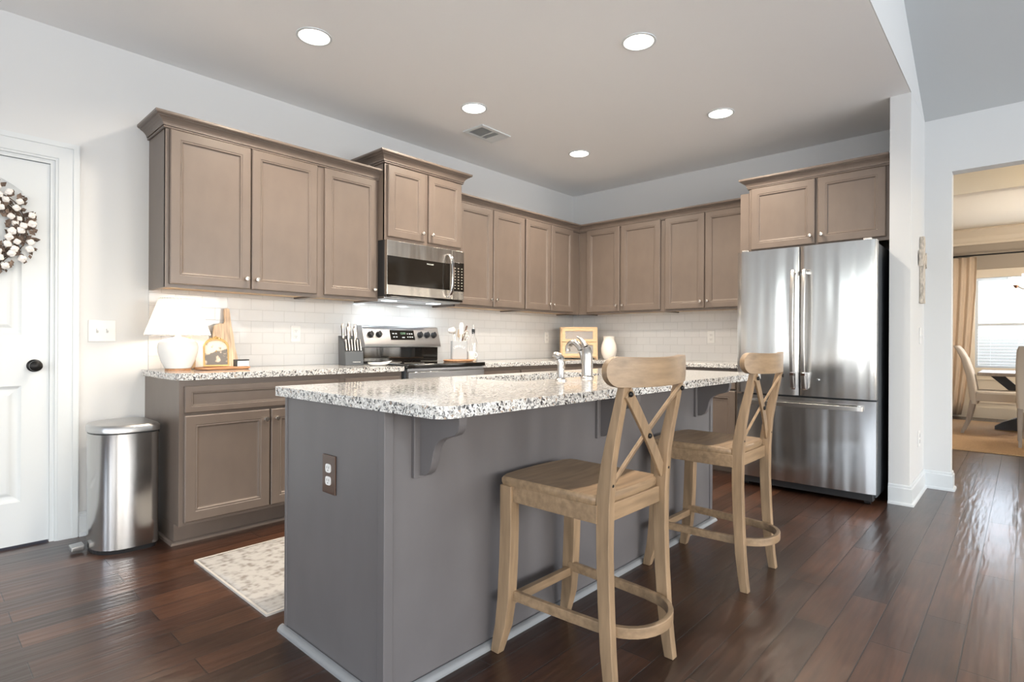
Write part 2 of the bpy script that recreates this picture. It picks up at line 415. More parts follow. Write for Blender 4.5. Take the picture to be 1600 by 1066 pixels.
def rug_mat():
    m, nt, b = new_mat('faded_oriental_weave'); N, L = nt.nodes, nt.links
    tc = N.new('ShaderNodeTexCoord')
    w = N.new('ShaderNodeTexVoronoi'); w.inputs['Scale'].default_value = 34; L.new(tc.outputs['Object'], w.inputs[0])
    n = N.new('ShaderNodeTexNoise'); n.inputs['Scale'].default_value = 22; n.inputs['Detail'].default_value = 5; L.new(tc.outputs['Object'], n.inputs[0])
    ad = N.new('ShaderNodeMath'); ad.operation = 'MULTIPLY_ADD'; ad.inputs[1].default_value = 0.3; L.new(w.outputs[0], ad.inputs[0]); L.new(n.outputs[0], ad.inputs[2])
    r = N.new('ShaderNodeValToRGB'); e = r.color_ramp.elements
    e[0].position = 0.45; e[0].color = (0.24, 0.22, 0.20, 1); e[1].position = 0.70; e[1].color = (0.43, 0.42, 0.405, 1)
    q = e.new(0.57); q.color = (0.34, 0.33, 0.315, 1)
    L.new(ad.outputs[0], r.inputs[0])
    # border bands from the rug's own coordinates (centre 0,0)
    sp = N.new('ShaderNodeSeparateXYZ'); L.new(tc.outputs['Object'], sp.inputs[0])
    ab = N.new('ShaderNodeMath'); ab.operation = 'ABSOLUTE'; L.new(sp.outputs[1], ab.inputs[0])
    rb = N.new('ShaderNodeValToRGB'); rb.color_ramp.interpolation = 'CONSTANT'; f = rb.color_ramp.elements
    f[0].position = 0; f[0].color = (1,1,1,1); f[1].position = 0.27; f[1].color = (0.8,0.79,0.78,1)
    for p, c in ((0.28, 1.0), (0.35, 0.84), (0.358, 1.0)):
        q = f.new(p); q.color = (c, c, c, 1)
    L.new(ab.outputs[0], rb.inputs[0])
    mu = N.new('ShaderNodeMix'); mu.data_type = 'RGBA'; mu.blend_type = 'MULTIPLY'; mu.inputs[0].default_value = 1
    L.new(r.outputs[0], mu.inputs[6]); L.new(rb.outputs[0], mu.inputs[7]); L.new(mu.outputs[2], b.inputs['Base Color'])
    setp(b, rough=0.95)
    bn = N.new('ShaderNodeBump'); bn.inputs['Strength'].default_value = 0.4; bn.inputs['Distance'].default_value = 0.003
    n2 = N.new('ShaderNodeTexNoise'); n2.inputs['Scale'].default_value = 300; L.new(tc.outputs['Object'], n2.inputs[0])
    L.new(n2.outputs[0], bn.inputs['Height']); L.new(bn.outputs[0], b.inputs['Normal'])
    return m
MT['rug'] = rug_mat()
def flower_mat():
    m, nt, b = new_mat('pale_blooms_on_grey_print'); N, L = nt.nodes, nt.links
    tc = N.new('ShaderNodeTexCoord')
    v = N.new('ShaderNodeTexNoise'); v.inputs['Scale'].default_value = 24; L.new(tc.outputs['Object'], v.inputs[0])
    n = N.new('ShaderNodeTexNoise'); n.inputs['Scale'].default_value = 40; n.inputs['Detail'].default_value = 4; L.new(tc.outputs['Object'], n.inputs[0])
    sp = N.new('ShaderNodeSeparateXYZ'); L.new(tc.outputs['Object'], sp.inputs[0])
    ad = N.new('ShaderNodeMath'); ad.operation = 'MULTIPLY_ADD'; ad.inputs[1].default_value = -2.5; ad.inputs[2].default_value = 0.0; L.new(sp.outputs[2], ad.inputs[0])
    a2 = N.new('ShaderNodeMath'); a2.operation = 'ADD'; L.new(ad.outputs[0], a2.inputs[0]); L.new(v.outputs[0], a2.inputs[1])
    a3 = N.new('ShaderNodeMath'); a3.operation = 'MULTIPLY_ADD'; a3.inputs[1].default_value = 0.3; L.new(n.outputs[0], a3.inputs[0]); L.new(a2.outputs[0], a3.inputs[2])
    r = N.new('ShaderNodeValToRGB'); e = r.color_ramp.elements
    e[0].position = 0.60; e[0].color = (0.66, 0.54, 0.42, 1); e[1].position = 0.70; e[1].color = (0.13, 0.12, 0.11, 1)
    L.new(a3.outputs[0], r.inputs[0]); L.new(r.outputs[0], b.inputs['Base Color']); setp(b, rough=0.4)
    return m
MT['flower'] = flower_mat()

# ------------------------------------------------------------------ shell
X1 = 5.7                                             # dining far wall
struct('floor', MB().box(RX-0.3, X1+0.1, RY-0.3, 0.2, -0.12, 0), MT['floor'])
# long kitchen wall with the door opening
DX0, DX1, DZ = -5.46, -4.693, 2.052
b = MB(); b.plate([(RX, 0), (DX0, 0), (DX0, DZ), (DX1, DZ), (DX1, 0), (0.12, 0), (0.12, H), (RX, H)], [], 'y', 0.0, 0.13)
struct('wall_left', b, MT['wall'])
struct('wall_behind_door', MB().box(-6.2, -4.2, 0.9, 1.0, 0, 2.4), MT['wall'])
# short kitchen wall with the cased opening to the dining side
OY, OZ = -3.455, 2.364
b = MB(); b.plate([(0.0, 0), (0.0, H), (RY, H), (RY, 0), (-6.4, 0), (-6.4, OZ), (OY, OZ), (OY, 0)], [], 'x', 0.0, 0.12)
struct('wall_back', b, MT['wall'])
struct('wall_wing', MB().box(-0.685, 0.0, WY, WY+0.119, 0, H), MT['wall'])
struct('ceiling', MB().box(RX, 0.0, WY+0.0045, 0.0, H, H+0.1), MT['ceil'])
# vaulted ceiling over the great room, rising from the short wall
S = 0.46; XR = -4.7; ZR = H - XR*S
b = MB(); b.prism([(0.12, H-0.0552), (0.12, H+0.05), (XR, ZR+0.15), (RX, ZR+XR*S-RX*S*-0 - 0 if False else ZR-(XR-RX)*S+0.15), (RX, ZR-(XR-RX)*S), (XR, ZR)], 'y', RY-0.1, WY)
struct('ceiling_vault', b, mat('dimmed_ceiling_paint', (0.50, 0.52, 0.53), 0.85, bump=(180, 0.15, 0.001)))  # ceiling paint darkened here to hold down strong window light on the vault
b = MB(); b.prism([(0.0, H), (XR, ZR), (RX, ZR-(XR-RX)*S), (RX, H)], 'y', WY-0.0006, WY+0.004); b.prism([(-0.2, H+0.04), (XR, ZR), (RX, ZR-(XR-RX)*S), (RX, H+0.04)], 'y', WY+0.004, WY+0.1)
struct('wall_gable', b, MT['wall'])
# rear and side walls of the great room, with window openings
b = MB()
holes = [[(x-w/2, 0.6), (x+w/2, 0.6), (x+w/2, 2.5), (x-w/2, 2.5)] for x, w in REAR_WINDOWS]
b.plate([(RX, 0), (0.12, 0), (0.12, H+0.05), (XR, ZR+0.1), (RX, ZR-(XR-RX)*S+0.1)], holes, 'y', RY-0.12, RY)
struct('wall_rear', b, MT['wall'])
b = MB()
holes = [[(y-w/2, 0.5), (y+w/2, 0.5), (y+w/2, 2.5), (y-w/2, 2.5)] for y, w in SIDE_WINDOWS]
b.plate([(RY, 0), (0.0, 0), (0.0, ZR-(XR-RX)*S+0.1), (RY, ZR-(XR-RX)*S+0.1)], holes, 'x', RX-0.12, RX)
struct('wall_side', b, MT['wall'])
k = 2
def sash(cx, w, z0, z1, plane, horiz):
    b = MB(); t = 0.045
    def bb(a0, a1, c0, c1, d0=-0.03, d1=0.03):
        if horiz: b.box(a0, a1, plane+d0, plane+d1, c0, c1)
        else: b.box(plane+d0, plane+d1, a0, a1, c0, c1)
    bb(cx-w/2-0.09, cx+w/2+0.09, z0-0.09, z0, -.03, .05); bb(cx-w/2-0.09, cx+w/2+0.09, z1, z1+0.09)
    bb(cx-w/2-0.09, cx-w/2, z0, z1); bb(cx+w/2, cx+w/2+0.09, z0, z1)
    bb(cx-w/2, cx+w/2, (z0+z1)/2-t/2, (z0+z1)/2+t/2); bb(cx-0.015, cx+0.015, z0, z1, -.02, .02)
    return b
for x, w in REAR_WINDOWS:
    struct('window_%d' % k, sash(x, w, 0.6, 2.5, RY, True), MT['trim']); k += 1
for y, w in SIDE_WINDOWS:
    struct('window_%d' % k, sash(y, w, 0.5, 2.5, RX, False), MT['trim']); k += 1
# tile backsplash
TZ0, TZ1 = 0.9122, 1.40
struct('wall_backsplash_left', MB().box(-4.256, 0.0, -0.008, 0.0, TZ0, TZ1), MT['tile_a'])
struct('wall_backsplash_back', MB().box(-0.008, 0.0, -2.135, -0.008, TZ0, TZ1), MT['tile_b'])

# baseboards
def baseboard(name, path, side, h=0.135, t=0.015):
    """path of xy points; profile extruded to 'side' (+1 left of travel)"""
    prof = [(0, 0), (t+0.012, 0), (t+0.011, 0.012), (t, 0.02), (t, h-0.025), (t-0.006, h-0.018), (t-0.006, h-0.008), (0.003, h), (0, h)]
    P = [Vector(p) for p in path]; secs = []
    for i, p in enumerate(P):
        d0 = (P[i]-P[i-1]).normalized() if i else (P[1]-P[0]).normalized()
        d1 = (P[i+1]-P[i]).normalized() if i < len(P)-1 else d0
        n0 = Vector((-d0.y, d0.x))*side; n1 = Vector((-d1.y, d1.x))*side
        n = (n0+n1); n = n/max(1e-6, n.dot(n0))
        secs.append([(p.x+n.x*a, p.y+n.y*a, z) for a, z in prof])
    struct(name, MB().loft(secs), MT['trim'])
baseboard('baseboard_wing', [(-0.685, WY+0.119), (-0.685, WY), (0.0, WY), (0.0, OY), (0.12, OY)], -1)
baseboard('baseboard_left', [(-4.588, 0.0), (-4.27, 0.0)], -1)
baseboard('baseboard_left_far', [(RX, 0.0), (-5.57, 0.0)], -1)

# ------------------------------------------------------------------ pantry door
def casing_profile(b, x0, x1, z1, y, flip=False):
    w = 0.105
    # stepped casing: three nested strips on each side and the head
    for a0, a1, d in ((0.0, w, 0.012), (0.012, w-0.008, 0.017), (w-0.03, w-0.004, 0.022)):
        b.plate([(x0-a1, 0), (x0-a0, 0), (x0-a0, z1+a0), (x1+a0, z1+a0), (x1+a0, 0), (x1+a1, 0), (x1+a1, z1+a1), (x0-a1, z1+a1)], [], 'y', y-d, y)
b = MB(); casing_profile(b, DX0, DX1, DZ, 0.0); struct('trim_1', b, MT['trim'])
b = MB(); b.plate([(DX0, 0), (DX0+0.02, 0), (DX0+0.02, DZ-0.02), (DX1-0.02, DZ-0.02), (DX1-0.02, 0), (DX1, 0), (DX1, DZ), (DX0, DZ)], [], 'y', 0.0, 0.12)
struct('trim_2', b, MT['trim'])
door = bpy.data.objects.new('door_1', None); COL.objects.link(door); door['kind'] = 'structure'
door.location = (DX0+0.02, 0.012, 0.012)
dw, dh = DX1-DX0-0.04, DZ-0.034
def outline(x0, x1, z0, z1, rise, i, n=14):
    pts = [(x0+i, z0+i), (x1-i, z0+i)]
    if rise <= 0: return pts + [(x1-i, z1-i), (x0+i, z1-i)]
    for k in range(n+1):
        f = k/n; x = (x1-i) + (x0-x1+2*i)*f
        pts.append((x, z1-i + rise*math.sin(PI*f)**0.9))
    return pts
pan = [(0.115, dw-0.115, 0.225, 0.83, 0), (0.115, dw-0.115, 1.10, 1.85, 0.10)]
b = MB()
b.plate([(0, 0), (dw, 0), (dw, dh), (0, dh)], [outline(*p, 0) for p in pan], 'y', 0.0, 0.035)
for p in pan:
    rings = [[(x, y, z) for x, z in outline(*p, i)] for i, y in ((0, 0), (0.006, 0.004), (0.016, 0.010), (0.034, 0.010), (0.044, 0.003), (0.056, 0.001))]
    b.loft(rings, cap=False); b.bm.faces.new([b.bm.verts.new(q) for q in rings[-1]])
    b.box(p[0], p[1], 0.02, 0.03, p[2], p[3])
obj('door_leaf', b, MT['trim'], door, bev=0.0012)
kb = MB().lathe([(0.033, 0), (0.033, 0.006), (0.026, 0.011), (0.011, 0.014), (0.011, 0.035), (0.022, 0.042), (0.0285, 0.054), (0.027, 0.066), (0.018, 0.074), (0.0, 0.076)], (0, 0, 0), 28, axis='y', cap=False)
obj('door_knob', kb, MT['iron'], door, smooth=True, loc=(dw-0.062, 0.0, 0.936))

# ------------------------------------------------------------------ cabinets
DPROF = [(0.0, -0.016), (0.005, -0.020), (0.050, -0.020), (0.054, -0.017), (0.057, -0.0185), (0.061, -0.0185), (0.066, -0.011), (0.072, -0.0095)]
def panel_mesh(w, h, prof=DPROF, scale=1.0):
    """door or drawer front: back at y=0, frame proud towards -y, centred recess"""
    b = MB(); bm = b.bm
    rings = [(0.0, 0.0)] + [(i*scale, d) for i, d in prof]
    secs = [[(i, y, i), (w-i, y, i), (w-i, y, h-i), (i, y, h-i)] for i, y in rings]
    b.loft(secs, cap=True)
    return b
def knob_mesh():
    return MB().lathe([(0.007, 0.0), (0.006, 0.010), (0.007, 0.014), (0.0135, 0.020), (0.0145, 0.025), (0.0115, 0.030), (0.0, 0.0315)], (0, 0, 0), 20, cap=False, axis='y')
def add_front(parent, name, x0, x1, z0, z1, yf, knob=None, scale=1.0, m=None):
    d = obj(name, panel_mesh(x1-x0, z1-z0, scale=scale), m or MT['cab'], parent, loc=(x0, yf, z0))
    e = d.modifiers.new('bevel', 'BEVEL'); e.width = 0.0008; e.segments = 1; e.limit_method = 'ANGLE'
    if knob:
        obj('knob', knob_mesh(), MT['nickel'], d, smooth=True, loc=(knob[0]-x0, -0.0200, knob[1]-z0))
    return d
def wall_cabinet(label, loc, rz, w, depth, z0, z1, doors, group='taupe wall cabinets', rail=True):
    """doors: (x0, x1, dz0, dz1, knob side)"""
    t = thing('wall_cabinet', label, 'cabinet', loc, rz, group)
    b = MB()
    b.box(0, 0.018, -depth, 0, z0, z1); b.box(w-0.018, w, -depth, 0, z0, z1)
    b.box(0, w, -depth, 0, z1-0.018, z1); b.box(0.018, w-0.018, -0.01, 0, z0+0.02, z1)
    fr = MB(); fr.plate([(0, z0), (w, z0), (w, z1), (0, z1)], [[(d[0]+0.012, d[2]+0.012), (d[0]+0.012, d[3]-0.012), (d[1]-0.012, d[3]-0.012), (d[1]-0.012, d[2]+0.012)] for d in doors], 'y', -depth-0.001, -depth+0.018)
    obj('cabinet_body', b, MT['cab'], t)
    obj('face_frame', fr, MT['cab'], t, bev=0.001)
    if rail:
        obj('underside_panel', MB().box(0.018, w-0.018, -depth+0.018, -0.009, z0+0.012, z0+0.02), MT['maple'], t)
        hb = MB().box(0.018, w-0.018, -depth+0.018, -depth+0.045, z0+0.003, z0+0.012)
        obj('mounting_rail', hb, MT['maple'], t)
    for x0, x1, a, c, side in doors:
        kx = x1-0.028 if side == 'r' else x0+0.028
        add_front(t, 'door', x0, x1, a, c, -depth-0.001, (kx, a+0.062))
    return t
ZU0, ZU1 = 1.385, 2.30
wall_cabinet('two-door taupe wall cabinet above the lit table lamp', (-4.256, -0.0005, 0), 0, 0.914, 0.305, ZU0, ZU1,
             [(0.020, 0.463, 1.405, 2.275, 'r'), (0.471, 0.905, 1.405, 2.275, 'l')])
wall_cabinet('single-door taupe wall cabinet left of the microwave', (-3.342, -0.0005, 0), 0, 0.484, 0.305, ZU0, ZU1,
             [(0.046, 0.462, 1.405, 2.275, 'r')])
wall_cabinet('short raised two-door taupe cabinet over the microwave', (-2.8575, -0.0005, 0), 0, 0.762, 0.385, 1.837, 2.42,
             [(0.022, 0.362, 1.862, 2.392, 'r'), (0.400, 0.744, 1.862, 2.392, 'l')], rail=False)
wall_cabinet('two-door taupe wall cabinet right of the microwave', (-2.095, -0.0005, 0), 0, 0.883, 0.305, ZU0, ZU1,
             [(0.020, 0.440, 1.405, 2.275, 'r'), (0.450, 0.874, 1.405, 2.275, 'l')])
wall_cabinet('narrow two-door taupe wall cabinet at the long wall corner end', (-1.212, -0.0005, 0), 0, 0.9045, 0.305, ZU0, ZU1,
             [(0.010, 0.392, 1.405, 2.275, 'r'), (0.402, 0.770, 1.405, 2.275, 'l')])
B90 = -PI/2
tag(obj('corner_filler', MB().box(-0.3065, -0.290, -0.3255, -0.3075, ZU0, ZU1), MT['cab']), 'narrow taupe filler strip in the inner corner between wall cabinets', 'filler strip')
wall_cabinet('two-door taupe wall cabinet above the white vase by the corner', (-0.0005, -0.3265, 0), B90, 0.968, 0.305, ZU0, ZU1,
             [(0.085, 0.490, 1.405, 2.275, 'r'), (0.508, 0.942, 1.405, 2.275, 'l')])
wall_cabinet('two-door taupe wall cabinet beside the refrigerator', (-0.0005, -1.295, 0), B90, 0.842, 0.305, ZU0, ZU1,
             [(0.025, 0.411, 1.405, 2.275, 'r'), (0.420, 0.820, 1.405, 2.275, 'l')])
wall_cabinet('deep two-door taupe cabinet above the refrigerator', (-0.0005, -2.2065, 0), B90, 0.955, 0.61, 1.81, 2.35,
             [(0.022, 0.487, 1.835, 2.325, 'r'), (0.508, 0.935, 1.835, 2.325, 'l')], rail=False)
tag(obj('refrigerator_side_panel', MB().box(-0.611, -0.001, -2.2055, -2.1378, 0, 2.30), MT['cab'], bev=0.001),
    'full-height taupe panel standing left of the refrigerator', 'panel')

CR = [(0.0, 0.0), (0.006, 0.0), (0.010, 0.003), (0.010, 0.008), (0.006, 0.011), (0.006, 0.014), (0.013, 0.014), (0.013, 0.020), (0.016, 0.028), (0.023, 0.038), (0.033, 0.047), (0.046, 0.054), (0.046, 0.058), (0.055, 0.060), (0.061, 0.066), (0.061, 0.078), (0.0, 0.078)]
def crown(label, path, z, sc=1.0):
    P = [Vector(p) for p in path]; secs = []
    for i, p in enumerate(P):
        d0 = (P[i]-P[i-1]).normalized() if i else (P[1]-P[0]).normalized()
        d1 = (P[i+1]-P[i]).normalized() if i < len(P)-1 else d0
        n0 = Vector((d0.y, -d0.x)); n1 = Vector((d1.y, -d1.x))
        n = (n0+n1); n = n/max(1e-6, n.dot(n0))
        secs.append([(p.x+n.x*a*sc, p.y+n.y*a*sc, z+h*sc) for a, h in CR])
    c = obj('crown_moulding', MB().loft(secs), MT['cab'])
    return tag(c, label, 'moulding', 'cabinet crown mouldings')
crown('taupe crown moulding capping the leftmost wall cabinets', [(-4.2575, -0.001), (-4.2575, -0.3080), (-2.8585, -0.3080)], 2.277)
crown('taupe crown moulding on the raised cabinet over the microwave', [(-2.859, -0.001), (-2.859, -0.3875), (-2.094, -0.3875), (-2.094, -0.001)], 2.400, 1.05)
crown('long taupe crown moulding turning the inner corner of the wall cabinets', [(-2.094, -0.3080), (-0.3080, -0.3080), (-0.3080, -2.137)], 2.277 - 0.012, 0.98)
crown('taupe crown moulding over the refrigerator cabinet', [(-0.001, -2.2045), (-0.6130, -2.2045), (-0.6130, -3.163)], 2.328, 1.0)

# base cabinets
def base_cabinet(label, loc, rz, w, parts, left_side=False, depth=0.61, m=None, hgt=0.877):
    t = thing('base_cabinet', label, 'cabinet', loc, rz, 'taupe base cabinets')
    b = MB()
    b.box(0, w, -depth, 0, 0.11, hgt)
    b.box(0, w, -depth+0.075, 0, 0, 0.11)
    obj('cabinet_body', b, MT['cab'], t, bev=0.001)
    for kind, x0, x1, z0, z1, kx, kz in parts:
        add_front(t, kind, x0, x1, z0, z1, -depth-0.0005, (kx, kz) if kx is not None else None, scale=0.62 if kind == 'drawer' else 1.0)
    return t
bc = base_cabinet('taupe base cabinet with drawer and doors beside the steel bin', (-4.272, -0.0005, 0), 0, 0.932,
    [('drawer', 0.022, 0.907, 0.705, 0.845, 0.66, 0.765), ('door', 0.022, 0.468, 0.130, 0.690, 0.440, 0.635), ('door', 0.476, 0.907, 0.130, 0.690, 0.504, 0.635)])
base_cabinet('taupe base cabinet just left of the range', (-3.339, -0.0005, 0), 0, 0.477,
    [('drawer', 0.024, 0.450, 0.705, 0.845, 0.237, 0.765), ('door', 0.024, 0.450, 0.130, 0.690, 0.05, 0.635)])
base_cabinet('taupe base cabinet just right of the range', (-2.092, -0.0005, 0), 0, 0.476,
    [('drawer', 0.024, 0.463, 0.705, 0.845, 0.24, 0.765), ('door', 0.024, 0.463, 0.130, 0.690, 0.05, 0.635)])
base_cabinet('taupe base cabinet running into the corner under the bread box', (-1.615, -0.0005, 0), 0, 1.003,
    [('drawer', 0.012, 0.527, 0.705, 0.845, 0.27, 0.765), ('door', 0.012, 0.527, 0.130, 0.690, 0.05, 0.635), ('drawer', 0.57, 0.93, 0.705, 0.845, 0.75, 0.765), ('door', 0.57, 0.93, 0.130, 0.690, 0.62, 0.635)])
base_cabinet('taupe base cabinet below the short tiled wall', (-0.0005, -0.66, 0), B90, 0.72,
    [('drawer', 0.03, 0.69, 0.705, 0.845, 0.36, 0.765), ('door', 0.03, 0.355, 0.130, 0.690, 0.31, 0.635), ('door', 0.365, 0.69, 0.130, 0.690, 0.41, 0.635)])
base_cabinet('taupe base cabinet between island end and refrigerator', (-0.0005, -1.38, 0), B90, 0.756,
    [('drawer', 0.03, 0.73, 0.705, 0.845, 0.38, 0.765), ('door', 0.03, 0.375, 0.130, 0.690, 0.33, 0.635), ('door', 0.385, 0.73, 0.130, 0.690, 0.43, 0.635)])
# quarter-round along the base cabinets
def quarter(path, r=0.018, n=5):
    prof = [(0, 0)] + [(r*math.cos(a), r*math.sin(a)) for a in [PI/2*i/n for i in range(n+1)]]
    P = [Vector(p) for p in path]; secs = []
    for i, p in enumerate(P):
        d0 = (P[i]-P[i-1]).normalized() if i else (P[1]-P[0]).normalized()
        d1 = (P[i+1]-P[i]).normalized() if i < len(P)-1 else d0
        n0 = Vector((d0.y, -d0.x)); n1 = Vector((d1.y, -d1.x))
        nn = (n0+n1); nn = nn/max(1e-6, nn.dot(n0))
        secs.append([(p.x+nn.x*a, p.y+nn.y*a, h) for a, h in prof])
    return MB().loft(secs)
struct('trim_3', quarter([(-4.273, -0.0), (-4.273, -0.5365), (-2.86, -0.5365)]), MT['cab'], smooth=True)

# countertops
def tagc(o, label): return tag(o, label, 'countertop', 'granite countertops')
b = MB(); b.plate(rrect(-4.292, -2.8625, -0.648, -0.0085, [0.045, 0.004, 0.0, 0.0]), [], 'z', 0.8775, 0.912)
tagc(obj('countertop', b, MT['granite'], bev=0.003), 'granite countertop carrying the lamp and knife block')
b = MB(); b.plate([(-2.0905, -0.0085), (-2.0905, -0.648), (-0.648, -0.648), (-0.648, -2.1365), (-0.0085, -2.1365), (-0.0085, -0.0085)], [], 'z', 0.8775, 0.912)
tagc(obj('countertop', b, MT['granite'], bev=0.003), 'L-shaped granite countertop around the corner with the bread box')

# ------------------------------------------------------------------ island
IX0, IX1, IY0, IY1 = -4.271, -1.904, -2.453, -1.815
isl = thing('kitchen_island', 'large grey-taupe kitchen island with curved brackets under its overhang', 'kitchen island', (IX0, IY0, 0))
b = MB(); b.box(0.012, 0.03, 0.012, IY1-IY0-0.03, 0.0, 0.877); b.box(IX1-IX0-0.03, IX1-IX0-0.012, 0.012, IY1-IY0-0.03, 0.0, 0.877)
b.box(0.03, IX1-IX0-0.03, 0.012, 0.03, 0.0, 0.877); b.box(0.03, IX1-IX0-0.03, IY1-IY0-0.048, IY1-IY0-0.03, 0.0, 0.877); b.box(0.03, IX1-IX0-0.03, 0.03, IY1-IY0-0.048, 0.1, 0.118)
obj('cabinet_body', b, MT['island'], isl)
L_ = IX1-IX0; D_ = IY1-IY0
b = MB(); b.box(0.0, 0.012, 0.03, D_-0.012, 0.0, 0.877)
obj('end_panel', b, MT['island'], isl, bev=0.001)
b = MB(); b.box(L_-0.012, L_, 0.03, D_-0.012, 0.0, 0.877)
obj('end_panel', b, MT['island'], isl, bev=0.001)
b = MB(); b.box(0.03, L_-0.03, 0.004, 0.012, 0.0, 0.877)
obj('back_panel', b, MT['island'], isl, bev=0.001)
for x0, x1, y0, y1 in ((-0.004, 0.03, -0.002, 0.03), (L_-0.03, L_+0.004, -0.002, 0.03), (-0.004, 0.014, D_-0.014, D_+0.002)):
    obj('corner_post', MB().box(x0, x1, y0, y1, 0.0, 0.877), MT['island'], isl, bev=0.002)
# working side: drawers and doors (away from the camera)
for i in range(4):
    w = (L_-0.06)/4; x0 = 0.03 + i*w
    d = add_front(isl, 'door', 0.006, w-0.006, 0.13, 0.69, 0, None, m=MT['island'])
    d.location = (x0+w-0.0, D_-0.029, 0.13); d.rotation_euler = (0, 0, PI)
    d = add_front(isl, 'drawer', 0.006, w-0.006, 0.705, 0.845, 0, None, 0.62, m=MT['island'])
    d.location = (x0+w-0.0, D_-0.029, 0.705); d.rotation_euler = (0, 0, PI)
q = quarter([(IX0-0.004, IY1+0.012), (IX0-0.004, IY0+0.002), (IX1+0.004, IY0+0.002), (IX1+0.004, IY1)][::1], 0.022)
# quarter() puts the profile to the right of travel; travel -y then +x gives the outer side on the left, so mirror
q.bm.free()
def quarter_left(path, r):
    return quarter(path[::-1], r)
q = quarter_left([(IX0-0.004, IY1+0.012), (IX0-0.004, IY0-0.002), (IX1+0.004, IY0-0.002), (IX1+0.004, IY1)], 0.022)
q.bm.free()
def shoe_run(path, r, outward):
    prof = [(-0.001, 0)] + [(r*math.cos(a), r*math.sin(a)) for a in [PI/2*i/6 for i in range(7)]] + [(-0.001, r)]
    P = [Vector(p) for p in path]; secs = []
    for i, p in enumerate(P):
        d0 = (P[i]-P[i-1]).normalized() if i else (P[1]-P[0]).normalized()
        d1 = (P[i+1]-P[i]).normalized() if i < len(P)-1 else d0
        n0 = Vector((d0.y, -d0.x))*outward; n1 = Vector((d1.y, -d1.x))*outward
        nn = (n0+n1); nn = nn/max(1e-6, nn.dot(n0))
        secs.append([(p.x+nn.x*a-IX0, p.y+nn.y*a-IY0, h) for a, h in prof])
    return MB().loft(secs)
obj('shoe_moulding', shoe_run([(IX0-0.004, IY1+0.012), (IX0-0.004, IY0-0.002), (IX1+0.004, IY0-0.002), (IX1+0.004, IY1)], 0.022, 1), MT['shoe'], isl, smooth=True)
# corbels
prof = [(0, 0.877), (-0.188, 0.877), (-0.188, 0.842), (-0.182, 0.822), (-0.168, 0.808), (-0.146, 0.801), (-0.118, 0.794), (-0.095, 0.783), (-0.078, 0.766), (-0.068, 0.745), (-0.062, 0.718), (-0.054, 0.695), (-0.042, 0.678), (-0.022, 0.667), (0, 0.664)]
for cx in (-4.166, -3.155, -2.150):
    x = cx - IX0
    b = MB(); b.prism([(y*0.98-0.008, z) for y, z in prof], 'x', x+0.018, x+0.050)
    cb = obj('corbel', b, MT['island'], isl, bev=0.0025)
    b = MB(); b.box(x-0.004, x+0.072, -0.010, 0.004, 0.658, 0.877)
    obj('backplate', b, MT['island'], cb, bev=0.002)

TZ = 0.912
SX0, SX1, SY0, SY1 = -3.425, -2.62, -2.215, -1.885
b = MB(); b.plate(rrect(-4.293, -1.845, -2.733, -1.757, [0.055, 0.055, 0.02, 0.02]), [rrect(SX0, SX1, SY0, SY1, 0.06)[::-1]], 'z', 0.8775, TZ)
tagc(obj('countertop', b, MT['granite'], bev=0.004, seg=3), 'large granite island top with the sink cut into it')
b = MB()
inn = rrect(SX0+0.002, SX1-0.002, SY0+0.002, SY1-0.002, 0.058)
def inset(poly, d, cx=(SX0+SX1)/2, cy=(SY0+SY1)/2):
    return [(cx+(x-cx)*(1-2*d/(SX1-SX0)), cy+(y-cy)*(1-2*d/(SY1-SY0))) for x, y in poly]
b.loft([[(x, y, 0.8765) for x, y in inset(inn, -0.012)], [(x, y, 0.8765) for x, y in inset(inn, 0.0)], [(x, y, 0.72) for x, y in inset(inn, 0.006)], [(x, y, 0.70) for x, y in inset(inn, 0.03)]], cap=False)
b.bm.faces.new([b.bm.verts.new((x, y, 0.70)) for x, y in inset(inn, 0.03)])
o = obj('sink_basin', b, MT['steel_sink'], smooth=True)
so = o.modifiers.new('solid', 'SOLIDIFY'); so.thickness = 0.0015
tag(o, 'stainless undermount sink basin set in the island top', 'sink')

# faucet + side sprayer
fx, fy = -3.008, -2.299
t = thing('kitchen_faucet', 'tall curved brushed steel faucet on the island', 'faucet', (fx, fy, TZ))
obj('base', MB().lathe([(0.0, 0.0), (0.032, 0.0005), (0.032, 0.006), (0.0285, 0.010), (0.0270, 0.015), (0.0265, 0.105), (0.0, 0.105)], n=32), MT['fsteel'], t, smooth=True)
pts = []; rr = []
# spout sweeps towards the basin (+y) and curls down
ctrl = [(0, 0.004, 0.02), (0, 0.016, 0.08), (0, 0.036, 0.135), (0, 0.062, 0.165), (0, 0.084, 0.172), (0, 0.104, 0.164), (0, 0.115, 0.148), (0, 0.117, 0.128)]
def cr(ctrl, n=6):
    out = []; C = [Vector(c) for c in ctrl]; C = [C[0]*2-C[1]] + C + [C[-1]*2-C[-2]]
    for i in range(1, len(C)-2):
        for k in range(n):
            u = k/n; p0, p1, p2, p3 = C[i-1:i+3]
            out.append(0.5*((2*p1) + (p2-p0)*u + (2*p0-5*p1+4*p2-p3)*u*u + (3*p1-p0-3*p2+p3)*u**3))
    out.append(C[-2]); return out
pts = cr(ctrl); n = len(pts)
obj('spout', MB().tube(pts, [0.017-0.004*i/n for i in range(n)], 16), MT['fsteel'], t, smooth=True)
hp = cr([(0, 0.0, 0.100), (0, 0.003, 0.130), (0, 0.016, 0.160), (0, 0.038, 0.186), (0, 0.062, 0.200)])
n = len(hp)
